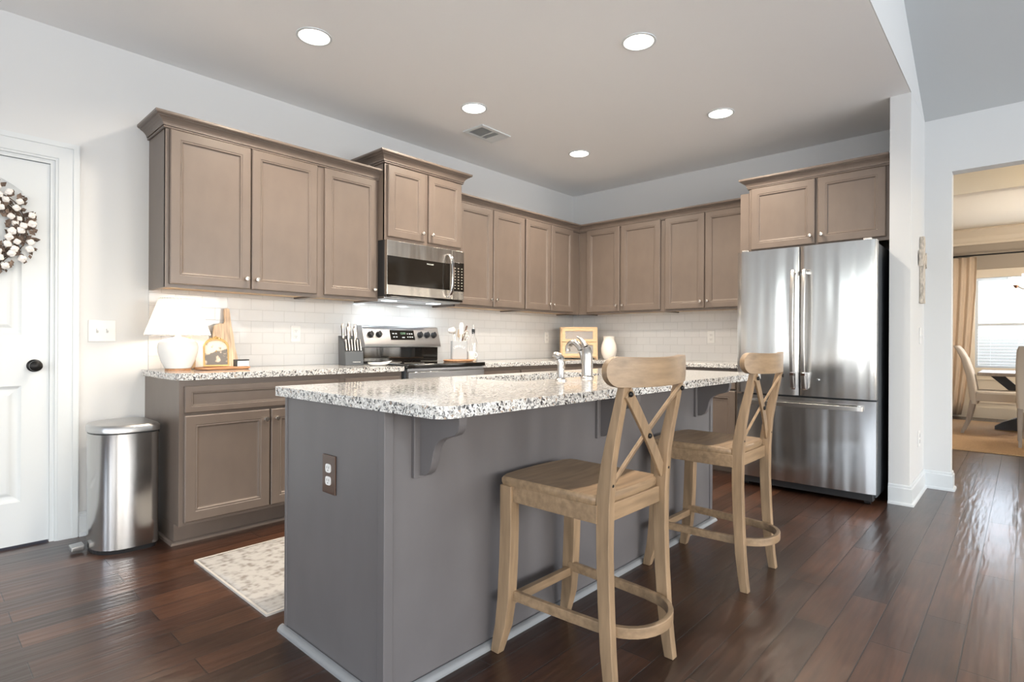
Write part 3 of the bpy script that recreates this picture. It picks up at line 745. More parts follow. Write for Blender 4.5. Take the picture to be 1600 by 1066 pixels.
obj('handle', MB().tube(hp, [0.0262, 0.0262, 0.026, 0.0255, 0.025, 0.024, 0.023, 0.022, 0.021, 0.0195, 0.018, 0.0165, 0.015, 0.0135, 0.012, 0.0108, 0.0098, 0.009, 0.0082, 0.0075, 0.007, 0.0065, 0.006, 0.005, 0.003][:n], 16), MT['fsteel'], t, smooth=True)
t = thing('side_sprayer', 'short steel side sprayer next to the faucet', 'sprayer', (-3.246, -2.322, TZ))
obj('base', MB().lathe([(0.0, 0), (0.027, 0.0005), (0.027, 0.004), (0.019, 0.010), (0.0165, 0.016), (0.0155, 0.075), (0.0, 0.075)], n=24), MT['fsteel'], t, smooth=True)
hp = cr([(0, 0, 0.070), (0, 0.003, 0.088), (0, 0.012, 0.104), (0, 0.026, 0.112), (0, 0.036, 0.110)]); n = len(hp)
obj('spray_head', MB().tube(hp, [0.0165+0.002*math.sin(i/n*3) for i in range(n)], 14), MT['fsteel'], t, smooth=True)
obj('trigger', MB().strap([(0, -0.015, 0.055), (0, -0.018, 0.078), (0, -0.010, 0.104), (0, 0.008, 0.122)], 0.016, 0.006, up=(1, 0, 0)), MT['fsteel'], t, bev=0.002)

# ------------------------------------------------------------------ counter stools
def loft_leg(secs):
    return MB().loft([[(cx-hw, cy-hd, z), (cx+hw, cy-hd, z), (cx+hw, cy+hd, z), (cx-hw, cy+hd, z)] for cx, cy, z, hw, hd in secs])
def make_stool(label):
    t = thing('counter_stool', label, 'stool', (0,0,0), 0, 'wooden X-back counter stools at the island')
    # seat: rounded front, straight back, slightly dished
    b = MB(); P = []
    fr = [(-0.205, 0.185), (-0.200, 0.205), (-0.17, 0.219), (-0.10, 0.228), (0, 0.231), (0.10, 0.228), (0.17, 0.219), (0.200, 0.205), (0.205, 0.185)]
    P = [(-0.196, -0.155), (-0.190, -0.178), (-0.170, -0.192), (-0.10, -0.199), (0, -0.202), (0.10, -0.199), (0.170, -0.192), (0.190, -0.178), (0.196, -0.155)] + fr[::-1]
    zt = 0.620; zb = 0.590
    c = (0, 0.01)
    secs = [[(x*0.985, y*0.985, zb) for x, y in P], [(x, y, zb+0.010) for x, y in P], [(x, y, zt-0.008) for x, y in P], [(c[0]+(x-c[0])*0.975, c[1]+(y-c[1])*0.975, zt-0.001) for x, y in P],
            [(c[0]+(x-c[0])*0.7, c[1]+(y-c[1])*0.7, zt-0.004) for x, y in P], [(c[0]+(x-c[0])*0.3, c[1]+(y-c[1])*0.3, zt-0.008) for x, y in P]]
    b.loft(secs)
    obj('seat', b, MT['stool_h'], t, smooth=True)
    b = MB()
    b.box(-0.170, 0.170, 0.172, 0.194, 0.535, 0.590); b.box(-0.160, 0.160, -0.206, -0.184, 0.535, 0.590)
    b.box(-0.196, -0.174, -0.185, 0.165, 0.535, 0.590); b.box(0.174, 0.196, -0.185, 0.165, 0.535, 0.590)
    obj('seat_frame', b, MT['stool_h'], t, bev=0.002)
    for s in (-1, 1):
        obj('front_leg', loft_leg([(s*0.197, 0.226, 0.0, 0.016, 0.018), (s*0.194, 0.214, 0.05, 0.019, 0.021), (s*0.190, 0.202, 0.10, 0.021, 0.024), (s*0.186, 0.192, 0.19, 0.022, 0.026), (s*0.184, 0.186, 0.32, 0.022, 0.026), (s*0.184, 0.182, 0.45, 0.022, 0.026), (s*0.185, 0.182, 0.590, 0.022, 0.026)]),
            MT['stool'], t, bev=0.003)
        sp = [(0.183, -0.238, 0.0, 0.017), (0.181, -0.228, 0.07, 0.019), (0.179, -0.218, 0.16, 0.021), (0.177, -0.209, 0.30, 0.022), (0.176, -0.203, 0.45, 0.0225), (0.176, -0.203, 0.585, 0.024), (0.176, -0.206, 0.635, 0.024), (0.176, -0.216, 0.72, 0.020), (0.176, -0.232, 0.80, 0.017), (0.176, -0.250, 0.88, 0.0145), (0.176, -0.266, 0.955, 0.012)]
        obj('back_post', loft_leg([(s*x, y, z, 0.0155, hd) for x, y, z, hd in sp]), MT['stool'], t, bev=0.003)
    # curved top rail: concave towards the sitter, rounded ends
    secs = []; N = 44; half = 0.248
    for i in range(N+1):
        u = math.sin(PI/2*(-1 + 2*i/N)); x = half*u
        e = max(0.0, (abs(u)-0.82)/0.18); hh = 0.043*math.sqrt(max(0.0, 1-e*e)) + 0.002
        zc = 0.994 + 0.006*u*u
        y = -0.296 + 0.052*u*u
        tx = 1.0; ty = 2*0.052*u/half; l = math.hypot(tx, ty); nx, ny = -ty/l, tx/l
        th = 0.013
        secs.append([(x-nx*th, y-ny*th, zc-hh), (x+nx*th, y+ny*th, zc-hh), (x+nx*th, y+ny*th, zc+hh), (x-nx*th, y-ny*th, zc+hh)])
    obj('top_rail', MB().loft(secs), MT['stool_h'], t, bev=0.003)
    # crossed bentwood braces
    for s in (-1, 1):
        off = 0.011 if s < 0 else 0.0
        pts = []
        for i in range(15):
            f = i/14
            x = s*(0.170 - 0.338*f); z = 0.938 - 0.300*f
            yb = -0.262 + 0.052*f + 0.0
            y = yb + 0.006*math.sin(PI*f) - off*math.sin(PI*f) - 0.013*(1-f)
            pts.append((x, y, z))
        br = obj('cross_brace', MB().strap(pts, 0.042, 0.010, up=(0.66, 0.6 if s > 0 else 0, -0.75*s)), MT['stool'], t, bev=0.002)
    obj('bolt', MB().lathe([(0.0085, 0), (0.0085, 0.004), (0.005, 0.008), (0, 0.008)], (0, 0, 0), 14, cap=False, axis='y'), MT['iron'], t, smooth=True, loc=(0.0, -0.2535, 0.787))
    for s in (-1, 1):
        obj('bolt', MB().lathe([(0.0085, 0), (0.0085, 0.004), (0.005, 0.008), (0, 0.008)], (0, 0, 0), 14, cap=False, axis='y'), MT['iron'], t, smooth=True, loc=(s*0.166, -0.282, 0.932))
        obj('bolt', MB().lathe([(0.007, 0), (0.007, 0.003), (0.004, 0.006), (0, 0.006)], (0, 0, 0), 14, cap=False, axis='y'), MT['iron'], t, smooth=True, loc=(s*0.176, -0.2265, 0.655))
    # foot ring hoop + front stretcher
    pts = [(-0.172, 0.190, 0.205), (-0.168, 0.08, 0.205), (-0.160, -0.06, 0.205), (-0.152, -0.16, 0.205)]
    pts += [(-0.140*math.cos(a)*1.04, -0.185-0.125*math.sin(a), 0.205) for a in [PI*k/16 for k in range(1, 16)]]
    pts += [(0.152, -0.16, 0.205), (0.160, -0.06, 0.205), (0.168, 0.08, 0.205), (0.172, 0.190, 0.205)]
    obj('foot_ring', MB().strap(pts, 0.034, 0.018), MT['stool_h'], t, bev=0.0025)
    obj('stretcher', MB().box(-0.166, 0.166, 0.176, 0.200, 0.168, 0.200), MT['stool_h'], t, bev=0.002)
    return t
st = make_stool('wooden X-back counter stool nearer the front, in the middle of the photo')
st.location = (-3.633, -2.722, 0)
s2 = copy_tree(st); s2.location = (-2.578, -2.7245, 0)
s2['label'] = 'wooden X-back counter stool standing in front of the refrigerator'

# ------------------------------------------------------------------ refrigerator
FX, FY0, FY1 = -0.910, -3.136, -2.226
t = thing('refrigerator', 'stainless steel French door refrigerator with bottom freezer drawer', 'refrigerator', (FX, FY0, 0))
fw = FY1-FY0; fm = -2.6665-FY0
obj('cabinet_body', MB().box(0.075, 0.86, 0.008, fw-0.008, 0.05, 1.765), MT['darkgrey'], t, bev=0.004)
def curved_front(y0, y1, z0, z1, bulge=0.012, th=0.065, r=0.012):
    n = 24; secs = []
    P = []
    for i in range(n+1):
        f = i/n; y = y0 + (y1-y0)*f
        e = min(f, 1-f)*(y1-y0); edge = (max(0, 1-e/r))**2*r*0.8
        P.append((-(bulge*(1-(2*f-1)**2)) + edge + bulge*0.0, y))
    P += [(th, y1), (th, y0)]
    return MB().loft([[(x, y, z0) for x, y in P], [(x, y, z1) for x, y in P]])
dL = obj('door', curved_front(fm+0.003, fw, 0.712, 1.778), MT['steel_fridge'], t, smooth=True)
dR = obj('door', curved_front(0, fm-0.003, 0.712, 1.778), MT['steel_fridge'], t, smooth=True)
dF = obj('freezer_drawer', curved_front(0, fw, 0.085, 0.700, 0.010), MT['steel_fridge'], t, smooth=True)
for d, y in ((dL, fm+0.022), (dR, fm-0.052)):
    pts = cr([(-0.035, y+0.01, 0.765), (-0.052, y+0.01, 0.84), (-0.066, y+0.01, 1.00), (-0.071, y+0.01, 1.20), (-0.066, y+0.01, 1.42), (-0.052, y+0.01, 1.57), (-0.032, y+0.01, 1.61)], 5)
    b = MB(); b.strap(pts, 0.026, 0.014, up=(0, 1, 0))
    h = obj('handle', b, MT['handle'], d, bev=0.005, seg=3)
    b = MB(); b.loft([[(-0.012, y-0.004, 0.755), (-0.012, y+0.024, 0.755), (-0.020, y+0.024, 0.755), (-0.020, y-0.004, 0.755)], [(-0.008, y-0.004, 0.880), (-0.008, y+0.024, 0.880), (-0.070, y+0.024, 0.880), (-0.070, y-0.004, 0.880)]])
    obj('handle_foot', b, MT['chrome'], h, bev=0.004)
    obj('handle_foot', MB().box(-0.050, -0.005, y-0.002, y+0.022, 1.575, 1.60), MT['chrome'], h, bev=0.003)
b = MB(); b.strap(cr([(-0.030, 0.085, 0.650), (-0.062, 0.10, 0.650), (-0.066, 0.45, 0.650), (-0.062, 0.80, 0.650), (-0.030, 0.815, 0.650)], 6), 0.030, 0.016)
h = obj('handle', b, MT['handle'], dF, bev=0.005, seg=3)
for y in (0.085, 0.800): obj('handle_foot', MB().box(-0.055, -0.004, y, y+0.018, 0.636, 0.664), MT['chrome'], h, bev=0.002)
obj('base_grille', MB().box(0.03, 0.10, 0.02, fw-0.02, 0.03, 0.083), MT['black'], t, bev=0.004)
for y in (0.03, fw-0.08):
    obj('hinge_cover', MB().box(0.01, 0.12, y, y+0.05, 1.7785, 1.795), MT['nickel'], t, bev=0.004)
    obj('roller_foot', MB().lathe([(0.0, -0.02), (0.020, -0.018), (0.020, 0.018), (0, 0.02)], (0.09, y+0.03, 0.0205), 14, axis='y'), MT['black'], t, smooth=True)
for (y, z) in ((0.106, 1.092), (0.345, 0.83)):
    obj('emblem', MB().lathe([(0.0, -0.0150), (0.008, -0.0150), (0.0095, -0.008), (0.0095, 0.0)], (0, 0, 0), 18, axis='x'), MT['chrome'], dR, smooth=True, loc=(-0.0085 - (0.003 if y > .2 else 0), y, z))

# ------------------------------------------------------------------ range
t = thing('range', 'stainless and black freestanding electric range between the base cabinets', 'range', (-2.8545, -0.010, 0))
RW = 0.757
obj('oven_body', MB().box(0, RW, -0.63, -0.02, 0.02, 0.895), MT['darkgrey'], t, bev=0.003)
for x in (0.06, RW-0.06):
    obj('foot', MB().box(x-0.02, x+0.02, -0.55, -0.08, 0.0, 0.02), MT['black'], t)
obj('cooktop', MB().box(-0.003, RW+0.003, -0.668, -0.022, 0.8955, 0.925), MT['glassblack'], t, bev=0.006, seg=3)
for x, y, r in ((0.19, -0.20, 0.08), (0.57, -0.20, 0.075), (0.19, -0.49, 0.075), (0.56, -0.49, 0.11)):
    b = MB(); b.lathe([(r, 0), (r, 0.0005), (r-0.004, 0.0005), (r-0.004, 0)], (x, y, 0.9251), 40, cap=False)
    obj('burner_ring', b, MT['tanprint'], t)
dr = obj('oven_door', MB().box(0.008, RW-0.008, -0.665, -0.632, 0.22, 0.868), MT['steel_range'], t, bev=0.003)
obj('window', MB().box(0.10, RW-0.10, -0.6665, -0.664, 0.38, 0.73), MT['glassblack'], dr)
b = MB(); b.tube([(0.03, -0.712, 0.815), (RW-0.03, -0.712, 0.815)], 0.013, 14)
for x in (0.045, RW-0.045): b.box(x-0.012, x+0.012, -0.71, -0.664, 0.803, 0.827)
obj('handle', b, MT['steel_range'], dr, smooth=True)
obj('vent_trim', MB().box(0.004, RW-0.004, -0.655, -0.634, 0.871, 0.893), MT['steel_range'], t, bev=0.002)
obj('storage_drawer', MB().box(0.008, RW-0.008, -0.662, -0.632, 0.05, 0.21), MT['steel_range'], t, bev=0.003)
# backguard: black lower part, angled steel control panel
obj('backguard', MB().box(0.002, RW-0.004, -0.085, -0.018, 0.9255, 1.045), MT['glassblack'], t, bev=0.004)
cp = MB().prism([(-0.018, 1.038), (-0.118, 1.038), (-0.122, 1.046), (-0.118, 1.066), (-0.075, 1.205), (-0.060, 1.211), (-0.018, 1.211)], 'x', 0.0, RW)
cpo = obj('control_panel', cp, MT['steel_range'], t, bev=0.003)
# slope of the panel face
a0 = Vector((0, -0.118, 1.066)); a1 = Vector((0, -0.075, 1.205)); sl = (a1-a0).normalized(); nrm = Vector((0, -sl.z, sl.y))
tilt = math.atan2(a1.y-a0.y, a1.z-a0.z)
def on_panel(x, f, out=0.0005):
    p = a0 + (a1-a0)*f + nrm*out; return (x, p.y, p.z)
b = MB(); b.box(-0.125, 0.115, -0.0005, 0.0018, -0.043, 0.040)
disp = obj('display', b, MT['winblack'], cpo, bev=0.001, loc=on_panel(0.375, 0.53, 0.001)); disp.rotation_euler = (-tilt, 0, 0)
text('12:00', 0.024, MT['lcd'], disp, (0.0, -0.0012, 0.012), (PI/2, 0, 0))
for gx, gz, w in ((-0.095, 0.010, .018), (-0.068, 0.010, .018), (-0.092, -0.018, .014), (-0.066, -0.018, .014), (0.0, -0.022, .026), (0.045, 0.010, .008), (0.068, 0.010, .014), (0.090, 0.010, .012), (0.045, -0.018, .010), (0.068, -0.018, .014), (0.090, -0.018, .012)):
    obj('button', MB().box(gx-w/2, gx+w/2, -0.0014, -0.0004, gz-0.0035, gz+0.0035), MT['ledtext'], disp)
for x in (0.065, 0.141, 0.546, 0.619, 0.693):
    kk = MB().lathe([(0.026, -0.001), (0.026, 0.006), (0.0225, 0.010), (0.0205, 0.026), (0.017, 0.030), (0, 0.030)], (0, 0, 0), 26, cap=False, axis='y')
    kk.box(-0.0045, 0.0045, -0.034, -0.008, -0.022, 0.022)
    ko = obj('knob', kk, MT['black'], cpo, smooth=True, loc=on_panel(x, 0.53, 0.0)); ko.rotation_euler = (-tilt, 0, 0)

# ------------------------------------------------------------------ microwave
t = thing('microwave', 'over-the-range stainless microwave with dark glass door', 'microwave', (-2.8565, -0.010, 1.418))
MW = 0.760; MH = 0.417
obj('housing', MB().box(0.001, MW-0.001, -0.375, 0.0, 0.004, MH), MT['black'], t, bev=0.002)
XD = 0.625
d = obj('door', MB().box(0.0, XD, -0.412, -0.376, 0.012, MH-0.001), MT['steel_micro'], t, bev=0.004)
obj('door_window', MB().box(0.001, XD-0.02, -0.4145, -0.4115, 0.085, 0.300), MT['winblack'], d, bev=0.001)
c = obj('control_panel', MB().box(XD+0.002, MW, -0.412, -0.376, 0.012, MH-0.001), MT['steel_micro'], t, bev=0.004)
kp = obj('keypad', MB().box(XD+0.012, MW-0.002, -0.4140, -0.4115, 0.082, 0.318), MT['glassblack'], c, bev=0.001)
for i in range(3):
    for j in range(8):
        x = XD+0.034+i*0.037; z = 0.105+j*0.0235
        obj('button', MB().box(x-0.007, x+0.007, -0.4146, -0.4139, z-0.0032, z+0.0032), MT['tanprint'], kp)
text('FRIGIDAIRE', 0.013, MT['ledtext'], d, (0.400, -0.4148, 0.272), (PI/2, 0, 0))
pts = [(XD-0.045, -0.414, 0.372), (XD-0.040, -0.440, 0.362), (XD-0.036, -0.462, 0.31), (XD-0.034, -0.470, 0.20), (XD-0.036, -0.462, 0.09), (XD-0.040, -0.440, 0.042), (XD-0.045, -0.414, 0.030)]
obj('handle', MB().strap(cr(pts, 6), 0.026, 0.012, up=(1, 0, 0)), MT['chrome'], d, bev=0.004, seg=3)
obj('vent_base', MB().box(0.004, MW-0.004, -0.372, -0.004, -0.016, 0.0035), MT['steel_lid'], t, bev=0.004)
obj('front_lip', MB().box(0.002, MW-0.002, -0.398, -0.374, -0.004, 0.0105), MT['glassblack'], t, bev=0.002)
for x in (0.16, 0.60): obj('lamp_lens', MB().box(x-0.045, x+0.045, -0.25, -0.17, -0.0185, -0.0165), MT['hoodlamp'], t)
area('hood_lamp_light', (-2.8565+0.16, -0.22, 1.392), (-2.8565+0.16, -0.20, 1.0), 0.09, 0.06, 1.1, (0.80, 0.92, 1.0))
area('hood_lamp_light', (-2.8565+0.60, -0.22, 1.392), (-2.8565+0.60, -0.20, 1.0), 0.09, 0.06, 1.1, (0.80, 0.92, 1.0))

# ------------------------------------------------------------------ recessed lights, vent
CANS = [(-3.712, -0.954, 'recessed ceiling light nearest the left wall cabinets'), (-2.464, -2.258, 'large recessed ceiling light above the middle of the island'),
        (-2.468, -0.925, 'recessed ceiling light beside the ceiling vent'), (-1.195, -2.207, 'recessed ceiling light nearest the refrigerator'),
        (-1.172, -0.922, 'recessed ceiling light nearest the inner corner'), (-3.712, -2.270, 'recessed ceiling light over the near island end')]
CAN_W = 23
for x, y, lab in CANS:
    t = thing('recessed_light', lab, 'ceiling light', (x, y, H), 0, 'recessed ceiling lights')
    obj('trim_ring', MB().lathe([(0.096, -0.0005), (0.095, -0.005), (0.083, -0.006), (0.080, -0.0005)], n=40, cap=False), MT['trim'], t, smooth=True)
    obj('lamp_disc', MB().lathe([(0.0, -0.003), (0.0805, -0.003), (0.0805, -0.001), (0, -0.001)], n=40, cap=False), MT['can'], t)
    area('recessed_lamp_light', (x, y, H-0.012), (x, y, 0), 0.15, 0.15, CAN_W, (1.0, 0.86, 0.70), 'DISK', math.radians(150))
t = thing('ceiling_vent', 'white rectangular ceiling air vent with slats', 'vent', (-2.06, -0.65, H), math.radians(1))
b = MB(); b.plate([(-0.165, -0.11), (0.165, -0.11), (0.165, 0.11), (-0.165, 0.11)], [[(-0.135, -0.075), (-0.135, 0.075), (0.135, 0.075), (0.135, -0.075)][::-1]], 'z', -0.010, -0.0005)
obj('frame', b, MT['trim'], t, bev=0.002)
obj('backing', MB().box(-0.136, 0.136, -0.076, 0.076, -0.003, -0.001), MT['gap'], t)
b = MB()
for i in range(26):
    x = -0.13+i*0.0104
    b.loft([[(x, -0.074, -0.0095), (x+0.0022, -0.074, -0.0095), (x+0.0062, -0.074, -0.0035), (x+0.004, -0.074, -0.0035)], [(x, 0.074, -0.0095), (x+0.0022, 0.074, -0.0095), (x+0.0062, 0.074, -0.0035), (x+0.004, 0.074, -0.0035)]])
b.box(-0.006, 0.006, -0.075, 0.075, -0.0098, -0.003); b.box(0.06, 0.135, -0.075, 0.075, -0.0098, -0.003)
obj('grille', b, MT['trim'], t)

# ------------------------------------------------------------------ outlets and switches
def outlet(label, loc, rz, plate_m, face_m, kind='outlet', w=0.072, h=0.118, gangs=1):
    t = thing('wall_outlet' if kind == 'outlet' else 'light_switch', label, 'outlet' if kind == 'outlet' else 'switch', loc, rz)
    obj('cover_plate', MB().box(-w/2, w/2, -0.006, 0, -h/2, h/2), plate_m, t, bev=0.002)
    for g in range(gangs):
        gx = (g-(gangs-1)/2)*0.046
        if kind == 'outlet':
            for z in (-0.021, 0.021):
                b = MB(); b.prism([(gx+p[0], z+p[1]) for p in rrect(-0.0165, 0.0165, -0.0145, 0.0145, 0.009)], 'y', -0.0085, -0.005)
                r = obj('receptacle', b, face_m, t)
                sl_ = MB()
                for dx in (-0.006, 0.006): sl_.box(gx+dx-0.001, gx+dx+0.001, -0.0088, -0.0084, z-0.001, z+0.007)
                sl_.lathe([(0.0, 0.0), (0.0022, 0.0), (0.0022, 0.0003), (0, 0.0003)], (gx, -0.0085, z-0.007), 10, cap=False, axis='y')
                obj('slots', sl_, MT['gap'], r)
        else:
            obj('toggle', MB().loft([[(gx-0.005, -0.006, -0.012), (gx+0.005, -0.006, -0.012), (gx+0.005, -0.006, 0.012), (gx-0.005, -0.006, 0.012)], [(gx-0.004, -0.017, 0.002), (gx+0.004, -0.017, 0.002), (gx+0.004, -0.017, 0.012), (gx-0.004, -0.017, 0.012)]]), face_m, t)
    return t
outlet('white outlet in the tile near the cutting boards', (-3.347, -0.0085, 1.137), 0, MT['plastic_w'], MT['white'])
outlet('white outlet in the tile left of the bread box', (-0.500, -0.0085, 1.137), 0, MT['plastic_w'], MT['white'])
outlet('white outlet in the tile right of the white vase', (-0.0085, -1.642, 1.142), B90, MT['plastic_w'], MT['white'])
outlet('dark bronze outlet plate on the end of the island', (IX0-0.0005, -2.137, 0.637), B90, MT['brown'], MT['white'], w=0.082, h=0.130)
outlet('white wall switch plate beside the pantry door', (-4.483, -0.0005, 1.138), 0, MT['plastic_w'], MT['plastic_w'], 'switch', w=0.128, h=0.122, gangs=2)
outlet('white switch on the narrow wing wall below the ornament', (-0.228, WY-0.0005, 1.145), 0, MT['plastic_w'], MT['plastic_w'], 'switch')
outlet('white outlet low on the narrow wing wall', (-0.270, WY-0.0005, 0.402), 0, MT['plastic_w'], MT['white'])

# wall ornament on the wing (seen edge-on)
t = thing('wall_cross', 'weathered wooden cross hanging on the wing wall', 'wall ornament', (-0.235, WY-0.001, 1.62))
MT['drift'] = mat('driftwood', (0.50, 0.45, 0.39), 0.8, noise=(25, 0.35, (3, 3, 1)))
b = MB(); b.loft([[(-0.045*w, -0.028, z), (0.045*w, -0.028, z), (0.045*w, 0, z), (-0.045*w, 0, z)] for w, z in ((1.1, -0.24), (0.75, -0.18), (0.7, 0.0), (0.7, 0.15), (1.0, 0.20), (0.5, 0.245))])
obj('upright', b, MT['drift'], t, bev=0.004)
b = MB(); b.loft([[(x, -0.030, -0.04*h+0.08), (x, -0.004, -0.04*h+0.08), (x, -0.004, 0.04*h+0.08), (x, -0.030, 0.04*h+0.08)] for h, x in ((1.5, -0.11), (0.9, -0.07), (0.8, 0.0), (0.9, 0.07), (1.5, 0.11))])
obj('crossbar', b, MT['drift'], t, bev=0.004)

# ------------------------------------------------------------------ wreath on the door
wc = Vector((-5.005, 0.0115, 1.655))
t = thing('cotton_wreath', 'wreath of white cotton bolls and dry twigs on the pantry door', 'wreath', wc)
b = MB()
for k in range(16):
    r0 = 0.155+random.uniform(-0.018, 0.018); ph = random.uniform(0, 6.28); pts = []
    for i in range(42):
        a = 2*PI*i/40
        rr_ = 1.1*r0 + 0.012*math.sin(3*a+ph); pts.append((rr_*math.cos(a+ph), -0.030+0.012*math.cos(4*a+ph*2), rr_*math.sin(a+ph)))
    b.tube(pts, 0.0028, 5, cap=False)
obj('twig_ring', b, MT['twig'], t, smooth=True)
b = MB()
for k in range(420):
    a = random.uniform(0, 2*PI); r = 0.178+random.uniform(-0.06, 0.07)
    c = Vector((r*math.cos(a), -0.040+random.uniform(-0.022, 0.02), r*math.sin(a)))
    d = Vector((math.cos(a+random.uniform(-1.2, 1.2)), random.uniform(-0.5, 0.1), math.sin(a+random.uniform(-1.2, 1.2)))).normalized()
    u = d.cross(Vector((0, 1, 0.2))).normalized(); n_ = d.cross(u)
    L2 = random.uniform(0.020, 0.042); w2 = L2*0.30
    v = [b.bm.verts.new(c - d*L2*0.5), b.bm.verts.new(c + u*w2 + n_*0.003), b.bm.verts.new(c + d*L2*0.5 + n_*0.002), b.bm.verts.new(c - u*w2 + n_*0.003), b.bm.verts.new(c + n_*-0.004)]
    for i in range(4): b.bm.faces.new((v[i], v[(i+1) % 4], v[4]))
o = obj('husk_leaves', b, MT['husk'], t); o['kind'] = 'stuff'
def boll(r):
    b = MB()
    for k in range(4):
        a = 2*PI*k/4; b.ball((0.45*r*math.cos(a), 0.0, 0.45*r*math.sin(a)), r*0.66, 10, (1, 0.85, 1))
    b.ball((0, -0.3*r, 0), r*0.55, 10)
    return b
proto = None
for k in range(74):
    a = 2*PI*k/74 + random.uniform(-0.08, 0.08)
    r = (0.135, 0.178, 0.220)[k % 3] + random.uniform(-0.014, 0.014)
    p = (r*math.cos(a), -0.050-random.uniform(0, 0.02), r*math.sin(a))
    s_ = random.uniform(0.75, 1.2)
    if proto is None: proto = o = obj('cotton_boll', boll(0.0155), MT['cotton'], t, smooth=True)
    else: o = proto.copy(); COL.objects.link(o)
    o.location = p; o.scale = (s_, s_, s_); o.rotation_euler = (random.uniform(-.5, .5), random.uniform(0, 3), random.uniform(-.5, .5))

# ------------------------------------------------------------------ trash can
t = thing('trash_can', 'tall stainless steel pedal trash can beside the base cabinets', 'trash can', (-4.455, -0.318, 0))
def can_outline(g=0.0, n=18):
    P = []
    for k in range(n+1):
        a = PI/2 + PI*k/n
        ca, sa = math.cos(a), math.sin(a)
        P.append((0.01+(0.158+g)*(abs(ca)**0.85)*(-1 if ca < 0 else 1)*1.0, (0.172+g)*(abs(sa)**0.85)*(1 if sa > 0 else -1)))
    x1 = 0.135+g; r = 0.05
    P += [(x1-r, -(0.172+g))] + arc(x1-r, -(0.172+g)+r, r, 270, 360, 6)[1:] + arc(x1-r, (0.172+g)-r, r, 0, 90, 6)
    return P
obj('base', MB().loft([[(x, y, 0.0) for x, y in can_outline(-0.006)], [(x, y, 0.022) for x, y in can_outline(-0.002)]]), MT['black'], t)
obj('body', MB().loft([[(x, y, 0.022) for x, y in can_outline(0)], [(x, y, 0.605) for x, y in can_outline(0)]]), MT['steel_can'], t, smooth=True)
obj('rim', MB().loft([[(x, y, 0.605) for x, y in can_outline(-0.003)], [(x, y, 0.613) for x, y in can_outline(-0.003)]]), MT['black'], t)
obj('lid', MB().loft([[(x, y, 0.6135) for x, y in can_outline(0.005)], [(x, y, 0.640) for x, y in can_outline(0.005)], [(x, y, 0.650) for x, y in can_outline(-0.003)], [(x, y, 0.653) for x, y in can_outline(-0.016)]]), MT['steel_lid'], t, smooth=True)
pd = MB(); pd.loft([[(-0.205, y, z) for y, z in ((-0.040, 0.014), (0.040, 0.014), (0.040, 0.034), (-0.040, 0.034))], [(-0.150, y, z) for y, z in ((-0.034, 0.012), (0.034, 0.012), (0.034, 0.040), (-0.034, 0.040))]])
obj('pedal', pd, MT['steel_lid'], t, bev=0.004, loc=(-0.010, 0.03, 0))
obj('hinge', MB().box(0.136, 0.158, -0.06, 0.06, 0.585, 0.628), MT['black'], t, bev=0.004)

# ------------------------------------------------------------------ rug (kitchen)
rx0, rx1, ry0, ry1 = -4.272, -2.35, -1.662, -0.868
b = MB()
n = 40; P = []
for i in range(n+1): P.append((-(rx1-rx0)/2, (ry0-ry1)/2 + (ry1-ry0)*i/n))
def rugx(y): return 0.006*math.sin(y*14)
secs = []
bm = b.bm; nx = 60; ny = 24
G = [[None]*(ny+1) for _ in range(nx+1)]
for i in range(nx+1):
    for j in range(ny+1):
        x = -(rx1-rx0)/2 + (rx1-rx0)*i/nx; y = (ry0-ry1)/2 + (ry1-ry0)*j/ny
        edge = 0.006*math.sin(y*13+1)*max(0, 1-i/8)
        G[i][j] = bm.verts.new((x+edge, y, 0.008 + 0.0016*math.sin(x*11+y*7)*(1 if 0 < i < nx and 0 < j < ny else 0)))
for i in range(nx):
    for j in range(ny): bm.faces.new((G[i][j], G[i+1][j], G[i+1][j+1], G[i][j+1]))
o = obj('area_rug', b, MT['rug'], smooth=True, loc=((rx0+rx1)/2, (ry0+ry1)/2, 0))
so = o.modifiers.new('solid', 'SOLIDIFY'); so.thickness = 0.0065; so.offset = -1
tag(o, 'faded cream and grey patterned rug on the floor behind the island', 'rug')
ed = MB().plate([(-(rx1-rx0)/2-0.006, (ry0-ry1)/2-0.006), ((rx1-rx0)/2+0.006, (ry0-ry1)/2-0.006), ((rx1-rx0)/2+0.006, (ry1-ry0)/2+0.006), (-(rx1-rx0)/2-0.006, (ry1-ry0)/2+0.006)],
               [[(-(rx1-rx0)/2+0.004, (ry0-ry1)/2+0.004), (-(rx1-rx0)/2+0.004, (ry1-ry0)/2-0.004), ((rx1-rx0)/2-0.004, (ry1-ry0)/2-0.004), ((rx1-rx0)/2-0.004, (ry0-ry1)/2+0.004)]], 'z', 0.0005, 0.0095)
obj('binding', ed, mat('rug_binding', (0.50, 0.48, 0.45), 0.9), o)

